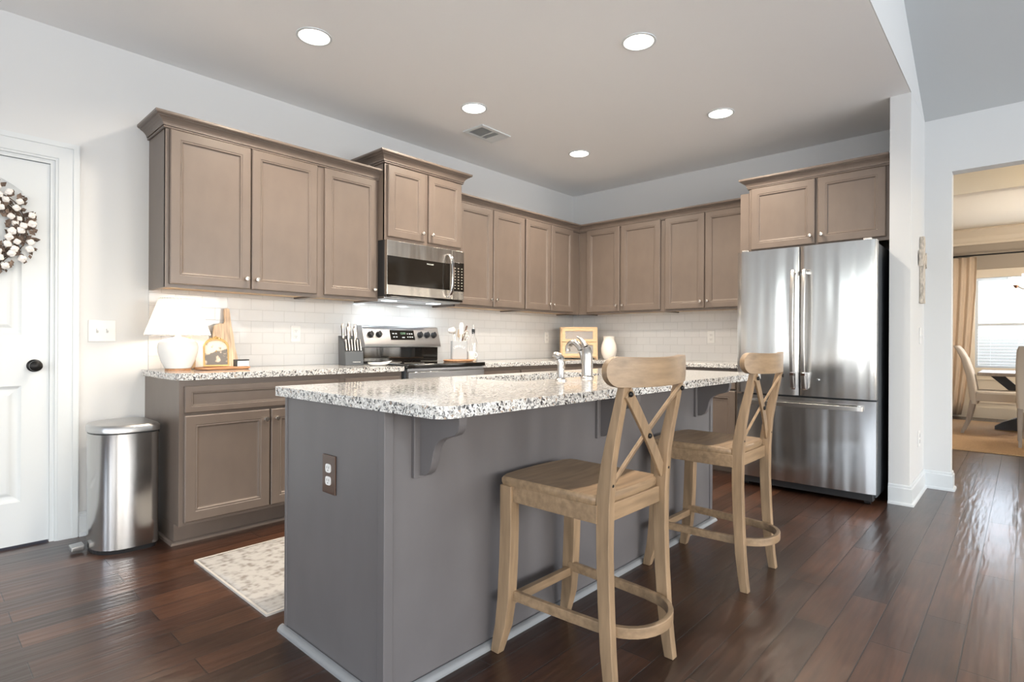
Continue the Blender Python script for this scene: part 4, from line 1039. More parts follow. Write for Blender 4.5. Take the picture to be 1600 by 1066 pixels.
# ------------------------------------------------------------------ counter things, left
CT = TZ + 0.0002
t = thing('table_lamp', 'lit white ceramic table lamp with pleated shade on the counter', 'lamp', (-4.172, -0.255, CT))
obj('plinth', MB().lathe([(0.0, 0), (0.066, 0), (0.066, 0.012), (0, 0.012)], n=36), MT['acacia'], t, smooth=True)
obj('body', MB().lathe([(0.060, 0.012), (0.066, 0.014), (0.086, 0.055), (0.100, 0.105), (0.103, 0.135), (0.098, 0.158), (0.080, 0.176), (0.045, 0.186), (0.018, 0.192), (0.016, 0.205), (0, 0.205)], n=48), MT['white'], t, smooth=True)
obj('stem', MB().lathe([(0.008, 0.205), (0.008, 0.40)], n=12), MT['gold'], t, smooth=True)
obj('bulb', MB().ball((0, 0, 0.305), 0.028, 16), MT['bulb'], t, smooth=True)
N = 72; secs = []
for z, r in ((0.203, 0.160), (0.208, 0.161), (0.300, 0.128), (0.408, 0.092), (0.414, 0.091)):
    secs.append([((r+0.0065*(1 if k % 2 else -1))*math.cos(2*PI*k/N), (r+0.0065*(1 if k % 2 else -1))*math.sin(2*PI*k/N), z) for k in range(N)])
obj('lamp_shade', MB().loft(secs, cap=False), MT['shade'], t)
for z, r in ((0.204, 0.1635), (0.412, 0.0945)):
    b = MB(); b.tube([(r*math.cos(2*PI*k/64), r*math.sin(2*PI*k/64), z+0.001*math.sin(k*PI/2)) for k in range(65)], 0.0022, 6, cap=False)
    obj('shade_trim', b, MT['greyprint'], t, smooth=True)
pl = bpy.data.lights.new('table_lamp_light', 'POINT'); pl.energy = 7.5; pl.color = (1.0, 0.80, 0.60); pl.shadow_soft_size = 0.03
po = bpy.data.objects.new('table_lamp_light', pl); COL.objects.link(po); po.location = (-4.172, -0.255, CT+0.255)

# tall boards leaning on the tile
MT['marble'] = mat('white_marble', (0.82, 0.80, 0.77), 0.35, noise=(6, 0.06))
def leaning(mb, name, m, parent, loc, tilt, rz=0, **k):
    o = obj(name, mb, m, parent, **k); o.location = loc; o.rotation_euler = (-tilt, 0, rz); return o
b = MB(); b.prism(rrect(-0.095, 0.095, 0.0, 0.275, 0.022), 'y', -0.014, 0.0)
o = leaning(b, 'cutting_board', MT['marble'], None, (-4.032, -0.078, CT+0.0035), math.radians(12), bev=0.002)
tag(o, 'white marble board leaning on the tile behind the lamp', 'cutting board')
outl = [(-0.072, 0.0), (0.072, 0.0), (0.074, 0.05), (0.060, 0.13), (0.058, 0.20), (0.048, 0.265), (0.046, 0.300), (0.042, 0.378), (0.026, 0.384), (0.008, 0.378), (0.008, 0.300), (0.0, 0.283), (-0.030, 0.280), (-0.060, 0.265), (-0.072, 0.18), (-0.066, 0.10)]
b = MB(); b.prism(outl, 'y', -0.018, 0.0)
o = leaning(b, 'cutting_board', mat('striped_olive_wood', (0.66, 0.50, 0.36), 0.5, noise=(9, 0.35, (9, 1, 0.8))), None, (-3.850, -0.090, CT+0.0045), math.radians(10.5), bev=0.003)
tag(o, 'long-handled pale wooden board with wavy edge leaning on tile', 'cutting board')
b = MB(); b.prism([(-0.030, 0), (0.030, 0), (0.034, 0.05), (0.016, 0.10), (0.012, 0.19), (-0.012, 0.19), (-0.016, 0.10), (-0.034, 0.05)], 'y', -0.014, 0.0)
o = leaning(b, 'wooden_spatula', MT['bamboo'], None, (-4.073, -0.130, CT+0.003), math.radians(9), bev=0.003)
tag(o, 'slim wooden paddle standing just right of the lamp base', 'paddle')
# tray with framed picture
t = thing('wooden_tray', 'small brown wooden tray under the framed flower picture', 'tray', (-3.945, -0.30, CT), math.radians(4))
b = MB(); b.loft([[(x, y, z) for x, y in rrect(-0.145+i, 0.145-i, -0.07+i, 0.07-i, 0.03)] for z, i in ((0.0, 0.008), (0.006, 0.0), (0.016, 0.0), (0.016, 0.008), (0.010, 0.012))])
obj('tray_base', b, MT['acacia'], t, bev=0.001)
t = thing('picture_frame', 'arched gold frame with a pale flower picture standing on the tray', 'picture frame', (-3.975, -0.285, CT+0.0165), math.radians(-12))
def arch(w, h, n=12): return [(-w/2, 0), (w/2, 0), (w/2, h-w*0.42)] + [(w/2*math.cos(PI*k/n), h-w*0.42+w*0.42*math.sin(PI*k/n)) for k in range(1, n)] + [(-w/2, h-w*0.42)]
b = MB(); outer = arch(0.118, 0.160); inner = [(x*0.86, 0.009+z*0.87) for x, z in arch(0.118, 0.160)]
b.plate(outer, [inner[::-1]], 'y', -0.012, 0.0)
fo = obj('frame', b, MT['gold'], t, bev=0.002); fo.rotation_euler = (math.radians(-10), 0, 0); fo.location = (0, 0, 0.001); fo.scale = (1.18, 1.0, 1.08)
b = MB(); b.prism([(x, z-0.08) for x, z in [(x*0.88, 0.008+z*0.88) for x, z in arch(0.118, 0.160)]], 'y', -0.006, -0.002)
obj('picture', b, MT['flower'], fo, loc=(0, 0, 0.08))
b = MB()
for k in range(9):
    a = PI*(0.15+0.7*k/8); b.ball((0.045*math.cos(a), -0.008, 0.117+0.045*math.sin(a)), 0.0055 if k != 4 else 0.009, 8)
obj('crest', b, MT['gold'], fo, smooth=True)
sp_ = MB().tube([(0, 0.002, 0.10), (0, 0.060, 0.001)], 0.0022, 6)
obj('easel_leg', sp_, MT['gold'], t, smooth=True)
t = thing('candle_box', 'small white block with black edging at the right end of the tray', 'box', (-3.842, -0.305, CT+0.0165), math.radians(4))
obj('block', MB().box(-0.028, 0.042, -0.018, 0.018, 0.0, 0.034), MT['white'], t, bev=0.002)
b = MB(); b.box(-0.036, -0.0285, -0.019, 0.019, 0.0, 0.042); b.box(-0.0285, 0.044, -0.019, 0.019, 0.0345, 0.042)
obj('edging', b, MT['black'], t)

# knife block
t = thing('knife_block', 'black knife block full of steel handled knives left of the range', 'knife block', (-3.030, -0.225, CT), math.radians(-14))
b = MB(); b.prism([(-0.075, 0.0), (0.100, 0.0), (0.100, 0.115), (0.035, 0.185), (-0.020, 0.160), (-0.075, 0.02)][::1], 'x', -0.062, 0.062)
b.bm.free(); b = MB()
b.prism([(-0.085, 0.0), (0.085, 0.0), (0.100, 0.215), (0.035, 0.195), (-0.040, 0.165), (-0.052, 0.110), (-0.075, 0.098)], 'x', -0.066, 0.066)
bk = obj('block', b, MT['darkgrey'], t, bev=0.003)
text('FARBERWARE', 0.009, MT['ledtext'], bk, (0.015, -0.0870, 0.024), (PI/2, 0, 0))
lean = math.radians(17)
def knife(x, y, z, ln, w=0.012, dpt=0.022):
    k_ = thing.__globals__['MB']()
    k_.loft([[(-w/2, -dpt/2, 0), (w/2, -dpt/2, 0), (w/2, dpt/2, 0), (-w/2, dpt/2, 0)], [(-w/2, -dpt*0.42, ln*0.5), (w/2, -dpt*0.42, ln*0.5), (w/2, dpt*0.42, ln*0.5), (-w/2, dpt*0.42, ln*0.5)], [(-w/2, -dpt*0.5, ln), (w/2, -dpt*0.5, ln), (w/2, dpt*0.5, ln), (-w/2, dpt*0.5, ln)]])
    return k_
hk = 0
for i in range(6):
    x = -0.052 + i*0.0208
    k_ = thing('steak_knife', 'steel handled steak knife in the front row of the knife block', 'knife', (-3.030, -0.225, CT), math.radians(-14), 'steak knives in the front row of the block')
    o = obj('handle', knife(0, 0, 0, 0.085, 0.0105, 0.018), MT['nickel'], k_, bev=0.002, loc=(x, -0.063, 0.104)); o.rotation_euler = (-lean*1.0, 0, 0)
    s_ = obj('grip', MB().box(0.0054, 0.0062, -0.0075, 0.0075, 0.006, 0.072), MT['black'], o)
    s_ = obj('grip', MB().box(-0.0062, -0.0054, -0.0075, 0.0075, 0.006, 0.072), MT['black'], o)
for i, (x, y, ln, lab) in enumerate(((-0.048, 0.030, 0.115, 'leftmost tall kitchen knife at the back of the block'), (-0.022, -0.010, 0.105, 'second tall kitchen knife from the left in the block'), (0.004, 0.040, 0.125, 'tallest kitchen knife in the middle of the block'), (0.026, -0.008, 0.095, 'kitchen knife in the middle row, right of centre'), (0.048, 0.034, 0.110, 'rightmost knife at the back of the block'))):
    k_ = thing('kitchen_knife', lab, 'knife', (-3.030, -0.225, CT), math.radians(-14), 'kitchen knives at the back of the block')
    z = 0.178 + (y+0.01)*0.30
    o = obj('handle', knife(0, 0, 0, ln, 0.014, 0.024), MT['nickel'], k_, bev=0.003, loc=(x, y, z)); o.rotation_euler = (-lean, 0, 0)
    obj('grip', MB().box(0.0071, 0.0080, -0.010, 0.010, 0.006, ln-0.012), MT['black'], o); obj('grip', MB().box(-0.0080, -0.0071, -0.010, 0.010, 0.006, ln-0.012), MT['black'], o)

# spoon rest
t = thing('spoon_rest', 'white ceramic spoon rest at the counter edge by the range', 'spoon rest', (-2.965, -0.455, CT), math.radians(-25)); t.scale = (0.82, 0.82, 0.9)
b = MB(); secs = []
N = 28
def rest(scale, z, w=1.0):
    P = []
    for k in range(N):
        a = 2*PI*k/N; x = 0.078*math.cos(a); y = 0.048*math.sin(a)
        if math.cos(a) > 0.5: x += 0.060*(math.cos(a)-0.5)/0.5; y *= 0.75
        P.append((x*scale, y*scale*w, z + (0.012*max(0, (x-0.05)/0.08) if z > 0.004 else 0)))
    return P
b.loft([rest(0.62, 0.0), rest(0.86, 0.012), rest(1.0, 0.027), rest(0.95, 0.0265), rest(0.80, 0.012), rest(0.55, 0.004)])
obj('dish', b, MT['white'], t, smooth=True, sub=1)

# board, crock with utensils, bottle, mug
t = thing('serving_board', 'oval wooden serving board lying on the right side of the cooktop', 'serving board', (-2.190, -0.465, 0.9262), math.radians(6))
b = MB(); P = [(0.0, 0.0)]
P = [(0.145*math.cos(a)*(1+0.10*max(0, math.cos(a))**6), 0.105*math.sin(a)) for a in [2*PI*k/40 for k in range(40)]]
b.loft([[(x*0.94, y*0.94, 0.0) for x, y in P], [(x, y, 0.007) for x, y in P], [(x, y, 0.014) for x, y in P], [(x*0.97, y*0.97, 0.016) for x, y in P]])
obj('board', b, MT['acacia'], t, smooth=True)
obj('handle', MB().prism(rrect(0.130, 0.205, -0.020, 0.020, 0.014), 'z', 0.002, 0.014), MT['bamboo'], t, bev=0.003)
BT = 0.9262+0.0164
t = thing('utensil_crock', 'white square utensil crock with raised lettering on the board', 'crock', (-2.165, -0.440, BT), math.radians(-38))
b = MB(); o4 = lambda s, z: [(x, y, z) for x, y in rrect(-0.066*s, 0.066*s, -0.055*s, 0.055*s, 0.02)]
b.loft([o4(0.95, 0.0), o4(1.0, 0.006), o4(1.0, 0.148), o4(0.98, 0.150), o4(0.93, 0.148), o4(0.93, 0.012)])
cro = obj('jar', b, mat('pale_grey_glaze', (0.36, 0.375, 0.39), 0.3), t, bev=0.001)
mat_relief = mat('white_raised_glaze', (0.78, 0.78, 0.77), 0.3)
for i, chh in enumerate('UTENSILS'):
    a = math.radians(38 - 76*i/7)
    tt = text(chh, 0.026, mat_relief, cro, (-0.062*math.sin(a), -0.0556, 0.045+0.062*math.cos(a)), (PI/2, 0, 0), extrude=0.0006)
    tt.rotation_euler = (PI/2, -a, 0)
def utensil(label, kind, loc, rz, tx, ty, m, head):
    t = thing(kind, label, 'utensil', loc, rz, 'cooking utensils in the crock'); t.rotation_euler = (tx, ty, rz)
    return t
UB = BT+0.014
u = utensil('white ladle leaning out left of the crock', 'ladle', (-2.187, -0.442, UB), 0, math.radians(0), math.radians(-15), None, None)
obj('handle', MB().tube([(0, 0, 0.004), (0, 0, 0.215)], 0.005, 8), MT['white'], u, smooth=True); obj('bowl', MB().ball((0, 0.0, 0.228), 0.034, 16, (1, 0.9, 0.7)), MT['white'], u, smooth=True)
u = utensil('grey spoon standing at the back of the crock', 'cooking_spoon', (-2.160, -0.415, UB), 0, math.radians(-3), math.radians(-8), None, None)
obj('handle', MB().tube([(0, 0, 0.004), (0, 0, 0.20)], 0.005, 8), MT['nickel'], u, smooth=True); obj('bowl', MB().ball((0, 0, 0.222), 0.030, 16, (0.8, 0.3, 1.1)), mat('taupe_silicone', (0.42, 0.38, 0.33), 0.5), u, smooth=True)
u = utensil('white spatula standing upright in the crock', 'spatula', (-2.165, -0.458, UB), 0, math.radians(1), math.radians(1), None, None)
obj('handle', MB().tube([(0, 0, 0.004), (0, 0, 0.20)], 0.006, 8), MT['white'], u, smooth=True); obj('blade', MB().prism([(-0.018, 0.19), (0.018, 0.19), (0.024, 0.265), (0.010, 0.288), (-0.012, 0.284), (-0.022, 0.26)], 'y', -0.004, 0.004), MT['white'], u, bev=0.002)
u = utensil('dark wooden spoon leaning out right of the crock', 'wooden_spoon', (-2.180, -0.431, UB), 0, 0, math.radians(23), None, None)
obj('handle', MB().tube([(0, 0, 0.004), (0, 0, 0.285)], [0.006, 0.007], 8), mat('dark_walnut', (0.11, 0.06, 0.04), 0.5), u, smooth=True)
u = utensil('steel whisk at the right of the crock', 'whisk', (-2.147, -0.464, UB), 0, math.radians(3), math.radians(9), None, None)
b = MB()
for k in range(6):
    a = PI*k/6; b.tube([(0.026*math.sin(PI*f)*math.cos(a)*s, 0.026*math.sin(PI*f)*math.sin(a)*s, 0.14+0.09*f) for s in (1,) for f in [i/10 for i in range(11)]] , 0.0014, 5)
    b.tube([(-0.026*math.sin(PI*f)*math.cos(a), -0.026*math.sin(PI*f)*math.sin(a), 0.14+0.09*f) for f in [i/10 for i in range(11)]], 0.0014, 5)
obj('wires', b, MT['nickel'], u, smooth=True); obj('handle', MB().tube([(0, 0, 0.004), (0, 0, 0.14)], 0.006, 8), MT['nickel'], u, smooth=True)
u = utensil('tan slotted turner behind the others in the crock', 'turner', (-2.161, -0.419, UB), 0, math.radians(-2), math.radians(10), None, None)
obj('handle', MB().tube([(0, 0, 0.004), (0, 0, 0.18)], 0.005, 8), MT['nickel'], u, smooth=True); obj('blade', MB().plate(rrect(-0.03, 0.03, 0.165, 0.235, 0.015), [[(x-0.003, 0.18), (x-0.003, 0.22), (x+0.003, 0.22), (x+0.003, 0.18)] for x in (-0.012, 0.0, 0.012)], 'y', -0.0015, 0.0015), mat('tan_nylon', (0.50, 0.40, 0.30), 0.5), u)

t = thing('oil_bottle', 'clear glass bottle with dark stopper right of the crock', 'bottle', (-1.880, -0.310, CT))
obj('glass_body', MB().lathe([(0.0, 0.0), (0.030, 0.0), (0.034, 0.004), (0.034, 0.165), (0.030, 0.190), (0.016, 0.222), (0.0135, 0.232), (0.0135, 0.262), (0.0110, 0.262), (0.0110, 0.232), (0.028, 0.185), (0.0315, 0.160), (0.0315, 0.008), (0.0, 0.006)], n=32, cap=False), MT['glass'], t, smooth=True)
obj('stopper', MB().lathe([(0.0, 0.245), (0.0105, 0.245), (0.0150, 0.2625), (0.0150, 0.286), (0, 0.286)], n=24, cap=False), MT['black'], t, smooth=True)
obj('pour_spout', MB().tube([(0, 0, 0.286), (0, 0, 0.325)], [0.004, 0.0022], 8), MT['chrome'], t, smooth=True)
t = thing('mug', 'small white mug on the wooden serving board', 'mug', (-2.098, -0.515, BT), math.radians(-42))
obj('cup', MB().lathe([(0.0, 0.0), (0.026, 0.0), (0.030, 0.005), (0.031, 0.066), (0.0285, 0.066), (0.0275, 0.010), (0.0, 0.008)], n=28, cap=False), MT['white'], t, smooth=True)
obj('handle', MB().tube([(0.029, 0, 0.055), (0.044, 0, 0.052), (0.050, 0, 0.036), (0.044, 0, 0.020), (0.029, 0, 0.015)], 0.0042, 8), MT['white'], t, smooth=True)

# bread box in the corner
bc_ = Vector((-0.345, -0.325))
t = thing('bread_box', 'bamboo bread box with two window doors in the corner', 'bread box', (bc_.x, bc_.y, CT), math.radians(-45-4))
w2, dp, hh = 0.195, 0.22, 0.325
b = MB()
side = [(-dp/2, 0.0), (dp/2, 0.0), (dp/2, hh), (-dp/2+0.045, hh), (-dp/2+0.025, hh*0.55)]
b.prism(side, 'x', -w2, -w2+0.012); b.prism(side, 'x', w2-0.012, w2)
b.box(-w2+0.012, w2-0.012, -dp/2, dp/2, 0.012, 0.024); b.box(-w2+0.012, w2-0.012, -dp/2+0.03, dp/2, hh*0.5, hh*0.5+0.010)
b.box(-w2, w2, -dp/2+0.045, dp/2, hh, hh+0.012); b.box(-w2+0.012, w2-0.012, dp/2-0.008, dp/2, 0.024, hh)
obj('case', b, MT['bamboo'], t)
def bdoor(zb, zt, yb, yt):
    b = MB(); h_ = math.hypot(zt-zb, yt-yb)
    x0 = -w2+0.014; x1 = w2-0.014
    b.plate([(x0, 0), (x1, 0), (x1, h_), (x0, h_)], [[(x0+0.035, 0.028), (x1-0.035, 0.028), (x1-0.035, h_-0.030), (x0+0.035, h_-0.030)]], 'y', -0.010, 0.0)
    d = obj('door', b, MT['bamboo'], t, bev=0.001, loc=(0, yb, zb)); d.rotation_euler = (-math.atan2(yt-yb, zt-zb), 0, 0)
    obj('pane', MB().box(x0+0.03, x1-0.03, -0.006, -0.004, 0.024, h_-0.026), MT['pane'], d)
    obj('handle', MB().box(-0.03, 0.03, -0.016, -0.0105, h_-0.022, h_-0.014), MT['bamboo'], d, bev=0.002)
bdoor(0.026, hh*0.535, -dp/2-0.001, -dp/2+0.022); bdoor(hh*0.55, hh-0.003, -dp/2+0.026, -dp/2+0.043)
for x in (-w2+0.02, w2-0.02): obj('foot', MB().box(x-0.012, x+0.012, -dp/2+0.02, dp/2-0.02, 0.0, 0.012), MT['bamboo'], t)
rz_ = math.radians(-49)
def inbox(x, y): return (bc_.x + x*math.cos(rz_) - y*math.sin(rz_), bc_.y + x*math.sin(rz_) + y*math.cos(rz_))
p = inbox(0.075, -0.01); o = obj('bread_loaf', MB().ball((0, 0, 0.045), 0.05, 20, (1.5, 1.0, 0.9)), MT['bread'], smooth=True, loc=(p[0], p[1], CT+0.025)); o.rotation_euler = (0, 0, rz_)
tag(o, 'round brown bread loaf behind the lower bread box door', 'bread')
p = inbox(-0.075, -0.01); o = obj('bowl', MB().lathe([(0.0, 0.0), (0.03, 0.0), (0.055, 0.02), (0.068, 0.045), (0.064, 0.045), (0.05, 0.022), (0, 0.008)], n=32, cap=False), MT['greenbowl'], smooth=True, loc=(p[0], p[1], CT+0.025))
tag(o, 'pale green bowl inside the lower left of the bread box', 'bowl')

o = obj('vase', MB().lathe([(0.0, 0.0), (0.048, 0.0), (0.060, 0.012), (0.078, 0.060), (0.082, 0.105), (0.076, 0.150), (0.060, 0.190), (0.055, 0.205), (0.058, 0.232), (0.062, 0.240), (0.056, 0.240), (0.050, 0.205), (0.070, 0.150), (0.074, 0.10), (0.05, 0.02), (0, 0.012)], n=40, cap=False), MT['bisque'], smooth=True, loc=(-0.235, -0.640, CT))
tag(o, 'rounded white stoneware vase right of the bread box', 'vase')

# ------------------------------------------------------------------ beyond the opening: hall + dining room
DYL, DYR = -2.2, -7.2
HX = 2.03
struct('wall_hall_left', MB().box(0.12, HX, DYL, DYL+0.1, 0, 3.0), MT['cream'])
struct('wall_dining_left', MB().box(HX, X1, -2.55, -2.45, 0, 2.9), MT['taupe_wall'])
struct('wall_dining_right', MB().box(0.12, X1, DYR-0.1, DYR, 0, 3.0), MT['taupe_wall'])
struct('ceiling_hall', MB().box(0.12, HX+0.02, DYR, DYL, 2.90, 3.0), MT['cream'])
struct('ceiling_dining', MB().box(HX+0.02, X1, DYR, -2.45, 2.80, 2.9), MT['cream'])
b = MB(); b.box(HX-0.06, HX+0.06, DYR, DYL, 2.60, 2.90); b.box(HX-0.06, HX+0.06, -2.85, DYL, 0, 2.60)
struct('wall_hall_header', b, MT['cream'])
# far wall with double window
wy0, wy1, wy2, wy3 = -3.31, -4.12, -4.22, -5.03
wz0, wz1 = 0.74, 2.07
b = MB(); b.plate([(-2.45, 0), (DYR, 0), (DYR, 2.9), (-2.45, 2.9)], [[(wy0, wz0), (wy3, wz0), (wy3, wz1), (wy0, wz1)]], 'x', 5.55, 5.67)
struct('wall_dining_far', b, MT['taupe_wall'])
cw = MB(); cw.prism([(5.55, 2.80), (5.43, 2.80), (5.42, 2.775), (5.45, 2.74), (5.50, 2.67), (5.52, 2.62), (5.535, 2.60), (5.535, 2.57), (5.55, 2.57)], 'y', DYR, -2.55)
struct('trim_4', cw, mat('cream_trim', (0.80, 0.70, 0.56), 0.4))
ct = mat('cream_panel_paint', (0.78, 0.69, 0.56), 0.5)
b = MB(); b.box(5.53, 5.55, DYR, -2.55, 0.0, 0.66); b.box(5.515, 5.53, DYR, -2.55, 0.0, 0.16); b.box(5.505, 5.53, DYR, -2.55, 0.645, 0.70)
y = -2.65
while y > DYR+0.6:
    b.plate([(y, 0.22), (y-0.5, 0.22), (y-0.5, 0.58), (y, 0.58)], [[(y-0.02, 0.24), (y-0.02, 0.56), (y-0.48, 0.56), (y-0.48, 0.24)]], 'x', 5.518, 5.53); y -= 0.6
struct('trim_5', b, ct)
b = MB(); b.plate([(wy0+0.09, wz0-0.07), (wy3-0.09, wz0-0.07), (wy3-0.09, wz1+0.12), (wy0+0.09, wz1+0.12)], [[(wy0, wz0), (wy3, wz0), (wy3, wz1), (wy0, wz1)]], 'x', 5.525, 5.55)
struct('trim_6', b, ct)
win = bpy.data.objects.new('window_1', None); COL.objects.link(win); win['kind'] = 'structure'; win.location = (5.60, 0, 0)
zm = 1.375
for (a, c) in ((wy0, wy1), (wy2, wy3)):
    for z0, z1, dx in ((zm-0.02, wz1, 0.02), (wz0, zm+0.02, 0.0)):
        b = MB(); b.plate([(a, z0), (c, z0), (c, z1), (a, z1)], [[(a-0.035, z0+0.035), (a-0.035, z1-0.035), (c+0.035, z1-0.035), (c+0.035, z0+0.035)]], 'x', dx-0.01, dx+0.012)
        s_ = obj('sash', b, MT['trim'], win)
        obj('pane', MB().box(dx, dx+0.002, c+0.035, a-0.035, z0+0.035, z1-0.035), MT['pane'], s_)
obj('mullion', MB().box(-0.03, 0.05, wy2, wy1, wz0, wz1), MT['trim'], win)
for i, (a, c) in enumerate(((wy0, wy1), (wy2, wy3))):
    t = thing('window_blind', ('white slatted blind over the dining window pane beside the curtain', 'white slatted blind over the second dining window pane at the frame edge')[i], 'blind', (5.578, (a+c)/2, wz0), 0, 'dining window blinds')
    hw = abs(a-c)/2 - 0.02; z = 0.02
    while z < zm-wz0-0.05:
        obj('slat', MB().loft([[(-0.013, y, z), (0.012, y, z+0.004), (0.012, y, z+0.006), (-0.013, y, z+0.002)] for y in (-hw, hw)]), MT['slat'], t)
        z += 0.045
    obj('headrail', MB().box(-0.018, 0.017, -hw-0.008, hw+0.008, wz1-wz0-0.045, wz1-wz0-0.005), MT['slat'], t)
    for y in (-hw*0.6, hw*0.6): obj('cord', MB().box(-0.001, 0.001, y-0.001, y+0.001, 0.02, wz1-wz0-0.045), MT['slat'], t)
# outside ground and a pale neighbouring wall
struct('ground_outside', MB().box(5.9, 30, -20, 12, -0.5, -0.4), mat('pale_lawn', (0.55, 0.58, 0.50), 0.9))
# curtain + rod
secs = []
N = 60; b = MB(); bm = b.bm
rows = [(2.375, -3.01, -3.335), (1.9, -3.00, -3.325), (1.4, -2.99, -3.295), (1.0, -2.98, -3.27), (0.6, -2.97, -3.24), (0.25, -2.96, -3.20), (0.03, -2.95, -3.16)]
R = []
for z, y0, y1 in rows:
    R.append([bm.verts.new((5.455 + 0.022*math.sin(i/N*2*PI*3.5 + 0.5) * (1.0), y0+(y1-y0)*i/N, z)) for i in range(N+1)])
for j in range(len(R)-1):
    for i in range(N): bm.faces.new((R[j][i], R[j][i+1], R[j+1][i+1], R[j+1][i]))
o = obj('curtain', b, MT['curtain'], smooth=True); so = o.modifiers.new('solid', 'SOLIDIFY'); so.thickness = 0.003
tag(o, 'beige linen curtain panel hanging left of the dining window', 'curtain')
t = thing('curtain_rod', 'thin dark curtain rod above the dining window', 'curtain rod', (5.455, -4.1, 2.40))
obj('rod', MB().tube([(0, 1.15, 0), (0, -1.3, 0)], 0.011, 10), MT['iron'], t, smooth=True)
for y in (1.05, -1.2): obj('bracket', MB().box(0, 0.094, y-0.008, y+0.008, -0.008, 0.008), MT['iron'], t)
# jute rug
b = MB(); b.box(2.07, 4.95, -6.3, -2.85, 0.0005, 0.012)
tag(obj('jute_rug', b, MT['jute'], bev=0.003), 'tan woven jute rug under the dining table', 'rug')
# dining table
t = thing('dining_table', 'grey trestle dining table seen through the opening', 'table', (4.12, -4.46, 0.0125))
obj('tabletop', MB().box(-0.50, 0.50, -1.03, 1.03, 0.690, 0.730), MT['ashwood'], t, bev=0.006)
for s in (-1, 1):
    y = s*0.50
    b = MB(); b.prism([(-0.34, 0.0), (0.34, 0.0), (0.34, 0.07), (0.22, 0.11), (-0.22, 0.11), (-0.34, 0.07)], 'y', y-0.05, y+0.05)
    obj('foot', b, MT['dtable'], t, bev=0.003)
    obj('post', MB().box(-0.09, 0.09, y-0.05, y+0.05, 0.11, 0.62), MT['dtable'], t, bev=0.003)
    b = MB(); b.prism([(-0.36, 0.69), (0.36, 0.69), (0.36, 0.65), (0.20, 0.60), (-0.20, 0.60), (-0.36, 0.65)], 'y', y-0.05, y+0.05)
    obj('bolster', b, MT['dtable'], t, bev=0.003)
    b = MB(); y2 = s*0.92
    b.prism([(s*0.55, 0.30), (s*0.55, 0.42), (s*0.80, 0.69), (s*0.94, 0.69)], 'x', -0.04, 0.04)
    obj('brace', b, MT['dtable'], t)
    b = MB(); b.prism([(s*0.55, 0.10), (s*0.55, 0.22), (s*0.80, 0.10), (s*0.88, 0.04), (s*0.88, 0.0), (s*0.60, 0.0)], 'x', -0.05, 0.05)
    obj('foot_brace', b, MT['dtable'], t)
# dining chairs (parsons style)
def dining_chair(label, loc, rz):
    t = thing('dining_chair', label, 'chair', loc, rz, 'cream upholstered dining chairs')
    # local: sitter faces +y
    b = MB(); b.loft([[(x, y, 0.40) for x, y in rrect(-0.22, 0.22, -0.20, 0.26, 0.03)], [(x, y, 0.49) for x, y in rrect(-0.23, 0.23, -0.21, 0.27, 0.035)], [(x, y, 0.515) for x, y in rrect(-0.215, 0.215, -0.20, 0.255, 0.035)]])
    obj('seat', b, MT['linen'], t, bev=0.004)
    secs = []
    for z, y, hw, th in ((0.36, -0.215, 0.215, 0.035), (0.50, -0.225, 0.225, 0.04), (0.70, -0.255, 0.230, 0.036), (0.90, -0.310, 0.228, 0.030), (1.01, -0.360, 0.220, 0.026), (1.055, -0.395, 0.205, 0.022)):
        secs.append([(x, y+yy, z) for x, yy in rrect(-hw, hw, -th, th, th*0.8)])
    obj('backrest', MB().loft(secs), MT['linen'], t, smooth=True)
    b = MB(); pp = [(-0.222, -0.18, 0.515)]
    for s in (-1, 1):
        obj('leg', loft_leg([(s*0.20, 0.235, 0, 0.015, 0.015), (s*0.20, 0.235, 0.41, 0.022, 0.022)]), MT['ashwood'], t, bev=0.002)
        obj('leg', loft_leg([(s*0.19, -0.325, 0, 0.014, 0.017), (s*0.19, -0.27, 0.15, 0.017, 0.022), (s*0.19, -0.225, 0.40, 0.022, 0.028)]), MT['ashwood'], t, bev=0.002)
    return t
dining_chair('cream dining chair seen from the side beside the curtain', (3.62, -3.625, 0.0125), PI)
c2 = dining_chair('cream dining chair with its back turned, cut by the frame edge', (2.93, -4.015, 0.0125), -PI/2)
for n_, (cx_, cy_, rz2, lab) in enumerate(()): pass
o = obj('wooden_crate', MB().plate(rrect(-0.12, 0.12, -0.10, 0.10, 0.005), [rrect(-0.105, 0.105, -0.085, 0.085, 0.004)[::-1]], 'z', 0.0, 0.20), MT['bamboo'], loc=(3.76, -3.905, 0.7430))
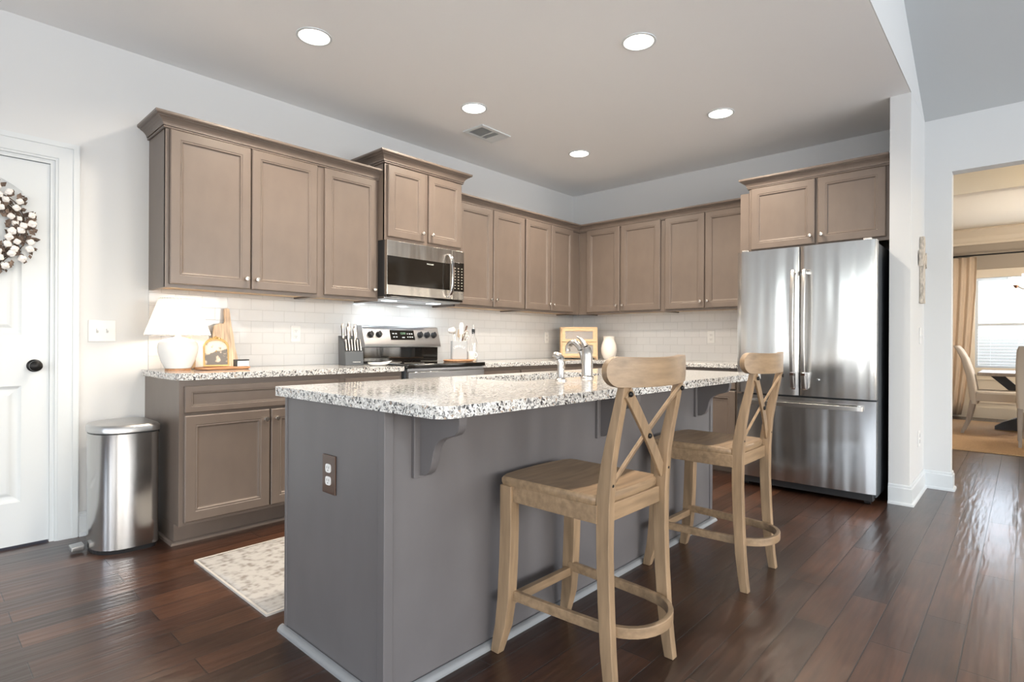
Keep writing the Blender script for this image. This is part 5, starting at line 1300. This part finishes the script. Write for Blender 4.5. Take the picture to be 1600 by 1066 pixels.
tag(o, 'tan open box standing on the dining table', 'box')
# chandelier
t = thing('chandelier', 'dining chandelier with glowing white glass shades', 'chandelier', (3.75, -4.10, 1.80))
obj('rod', MB().tube([(0, 0, 0.05), (0, 0, 0.98)], 0.008, 8), MT['nickel'], t, smooth=True)
obj('canopy', MB().lathe([(0.0, 0.999), (0.06, 0.999), (0.06, 0.985), (0, 0.97)], n=24, cap=False), MT['nickel'], t, smooth=True)
obj('hub', MB().lathe([(0.0, -0.06), (0.02, -0.05), (0.035, 0.0), (0.02, 0.06), (0, 0.07)], n=20, cap=False), mat('bronze', (0.22, 0.12, 0.08), 0.4, metal=0.8), t, smooth=True)
for k in range(5):
    a = 2*PI*k/5 + 1.25
    c_, s_ = math.cos(a), math.sin(a)
    ar = obj('arm', MB().tube(cr([(0.02*c_, 0.02*s_, 0.0), (0.12*c_, 0.12*s_, -0.05), (0.26*c_, 0.26*s_, -0.05), (0.34*c_, 0.34*s_, 0.0)], 5), 0.007, 8), MT['nickel'], t, smooth=True)
    x, y = 0.34*c_, 0.34*s_
    obj('shade_cup', MB().lathe([(0.0, -0.035), (0.012, -0.03), (0.03, 0.005), (0, 0.006)], (x, y, 0), 16, cap=False), bpy.data.materials['bronze'], ar, smooth=True)
    obj('glass_shade', MB().lathe([(0.028, 0.007), (0.050, 0.030), (0.066, 0.065), (0.072, 0.10), (0.069, 0.10), (0.062, 0.066), (0.046, 0.033), (0.02, 0.012)], (x, y, 0), 24, cap=False), MT['chandshade'], ar, smooth=True)
pl = bpy.data.lights.new('chandelier_light', 'POINT'); pl.energy = 62; pl.color = (1.0, 0.90, 0.78); pl.shadow_soft_size = 0.25
po = bpy.data.objects.new('chandelier_light', pl); COL.objects.link(po); po.location = (3.75, -4.40, 1.45)
pl = bpy.data.lights.new('hall_light', 'POINT'); pl.energy = 22; pl.color = (1.0, 0.80, 0.50); pl.shadow_soft_size = 0.15
po = bpy.data.objects.new('hall_light', pl); COL.objects.link(po); po.location = (1.0, -4.6, 2.6)
